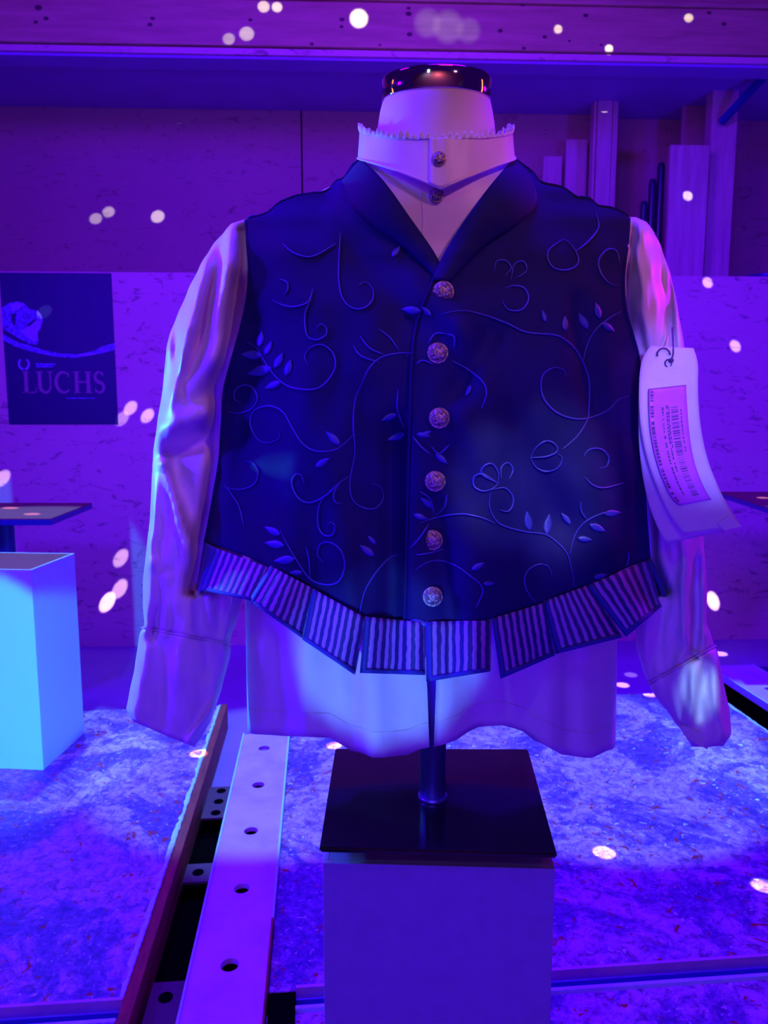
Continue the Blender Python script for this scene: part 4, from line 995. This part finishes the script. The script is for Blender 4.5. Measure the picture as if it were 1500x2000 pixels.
def strip2(L, R, n, d, m=10, u0=0, u1=1, v0=0, v1=1):
    rows = []
    for j in range(n + 1):
        v = v0 + (v1 - v0) * j / n; a = poly_at(L, v); b = poly_at(R, v); row = []
        for i in range(m + 1):
            u = u0 + (u1 - u0) * i / m; x = a[0] + (b[0] - a[0]) * u; y = a[1] + (b[1] - a[1]) * u
            # find card v at this point
            vv = min(range(0, 201), key=lambda k: abs((poly_at(TL, k / 200)[1] * (1 - .5) + poly_at(TR, k / 200)[1] * .5) - y)) / 200
            row.append(at_y(x, y, yf(vv, .5) - d))
        rows.append(row)
    return rows
bm = bmesh.new(); grid(bm, strip2(SL, SR, 24, .0016)); st = keep(solid(obj('sticker', bm, M['sticker'], tagT, True, label='printed sticker with barcode'), .0003, 0))
rnd = random.Random(11); v = .17
bm = bmesh.new()
while v < .93:
    wv = rnd.choice((.004, .007, .012)); grid(bm, strip2(SL, SR, 1, .0022, 3, .58, .76, v, v + wv), False); v += wv + rnd.choice((.006, .010, .016))
keep(obj('barcode', bm, M['ink'], tagT))
bm = bmesh.new()
for (u0, u1, va, vb) in ((.05, .13, .03, .95), (.34, .385, .16, .9), (.45, .49, .15, .7), (.50, .53, .16, .5), (.82, .85, .2, .55)):
    v = va
    while v < vb:
        l = rnd.uniform(.008, .03); grid(bm, strip2(SL, SR, 1, .0022, 1, u0, u1, v, min(vb, v + l)), False); v += l + (rnd.uniform(.004, .012))
        if rnd.random() < .15: v += .02
keep(obj('fine_print', bm, M['ink'], tagT))
# frame line of the sticker
bm = bmesh.new(); ol = strip2(SL, SR, 30, .002, 8)
tube(bm, [r[0] for r in ol], .0003, 4); tube(bm, ol[0], .00025, 4); keep(obj('sticker_border', bm, M['ink'], tagT))
# folded corner
bm = bmesh.new(); fp = [(1424, 1007), (1449, 1028), (1415, 1036), (1401, 1022)]
prism(bm, [at_y(x, y, yf(.95, .5) - .0025) for x, y in fp], Vector((0, .0006, 0))); keep(obj('folded_corner', bm, M['paper'], tagT, label='turned-up corner of the card'))
# second card behind
T2L = [(1262, 690), (1250, 740), (1247, 820), (1250, 890), (1262, 965), (1280, 1020), (1302, 1062)]; T2R = [(1350, 690), (1355, 740), (1358, 820), (1365, 890), (1378, 965), (1396, 1015), (1418, 1036)]
bm = bmesh.new(); grid(bm, strip(T2L, T2R, 30, lambda v, u: .812 - .008 * math.sin(PI * v) - .006 * v)); keep(solid(obj('card', bm, M['paper'], tagT, True, label='second card behind the front one'), .0007, 0))
# string
bm = bmesh.new(); tube(bm, [at_y(x, y, yy) for x, y, yy in ((1313, 640, .845), (1314, 660, .82), (1315, 678, .80), (1315, 692, .7965), (1313, 699, .796), (1308, 702, .796), (1302, 703, .796), (1299, 708, .796), (1300, 714, .796), (1304, 718, .797), (1309, 716, .797), (1312, 710, .797))], .0009, 6)
tube(bm, [at_y(x, y, .796) for x, y in ((1284, 696), (1284, 689), (1288, 683), (1294, 680), (1301, 681), (1307, 686), (1309, 693))], .0009, 6)
bmesh.ops.create_icosphere(bm, subdivisions=2, radius=.0028, matrix=Matrix.Translation(at_y(1311, 704, .795)))
keep(obj('string', bm, M['string'], tagT, True))
bm = bmesh.new(); lathe(bm, [(.0026, 0), (.0044, 0), (.0044, .0008), (.0026, .0008)], 18, (0, 0, 0), Matrix.Rotation(PI / 2, 3, 'X'), False, False); o = obj('eyelet', bm, M['rail_edge'], tagT); o.location = at_y(1306, 703, .7985); keep(o)

# ------------------------------------------------------------------ mirror ball dots
def wdot(px, py, deg, e, depth=DW):
    p = wl(px, py, depth); beam(rot(p, WALL_YAW), deg, e)
E = 75
for (px, py, deg, e) in ((515, 13, .9, 1), (541, 14, .8, 1.2), (447, 76, .9, .5), (482, 66, 1.1, .6), (701, 36, 1.5, 1.6), (1090, 57, .7, 1), (1345, 35, .7, 1)): wdot(px, py, deg, E * e, DH)
light('SPOT', 'mirror_ball_beam', BALL, rot(wl(875, 52, DH), WALL_YAW), (.85, .9, 1), 34, .004, 4.6, .8)
light('SPOT', 'mirror_ball_beam', BALL, rot(wl(835, 45, DH), WALL_YAW), (.85, .9, 1), 30, .004, 4.0, .8)
light('SPOT', 'mirror_ball_beam', BALL, rot(wl(915, 60, DH), WALL_YAW), (.85, .9, 1), 24, .004, 3.6, .8)
for (px, py, deg, e) in ((1180, 221, .7, 1), (1345, 443, .7, 1), (187, 427, .9, .6), (212, 414, 1.0, .7), (308, 423, 1.2, 1)): wdot(px, py, deg, E * e, 4.3 if px > 400 else DU)
for (px, py, deg, e) in ((1382, 552, .8, 1), (1436, 676, .8, 1), (255, 797, .8, .9), (288, 812, .6, 1), (238, 818, .5, .5), (236, 1090, .6, 1), (234, 1150, .8, 1.2), (3, 935, .8, 1), (86, 610, .7, .7), (1340, 757, 1.6, .15)): wdot(px, py, deg, E * e)
def fdot(px, py, z, deg, e): beam(at_z(px, py, z), deg, E * e * 2.5)
for a in ((388, 1472, 0, .8, 1), (652, 1456, -.008, .9, 1), (1270, 1357, -.008, .8, 1), (1180, 1665, -.008, 1.0, 1), (1216, 1338, GZ, .7, 1), (1492, 1730, -.008, 1.0, .8), (180, 1243, GZ, .9, 1), (1395, 1232, GZ, .7, 1), (1408, 1277, GZ, .7, 1), (1232, 1318, GZ, 1.0, .2), (20, 993, zt, .8, .8), (62, 1005, zt, .8, .8), (1490, 973, zt, .8, .8)): fdot(*a)
def gdot(p, deg, e): light('SPOT', 'added_glint_spot', (0.35, -0.7, 2.35), p, (.8, .95, 1), e, .004, deg, .9)  # added unseen front spot for the glints on vest and cuff
light('SPOT', 'added_glint_spot', (0.35, -0.7, 2.35), at_y(1372, 1340, .83), (.35, .85, 1), 130, .004, 1.7, .9)
gdot(surf(1100, 945, .01), 4.6, 120); gdot(surf(965, 945, .01), 3.4, 110)
gdot(at_y(1300, 700, .80), .5, 0.1)
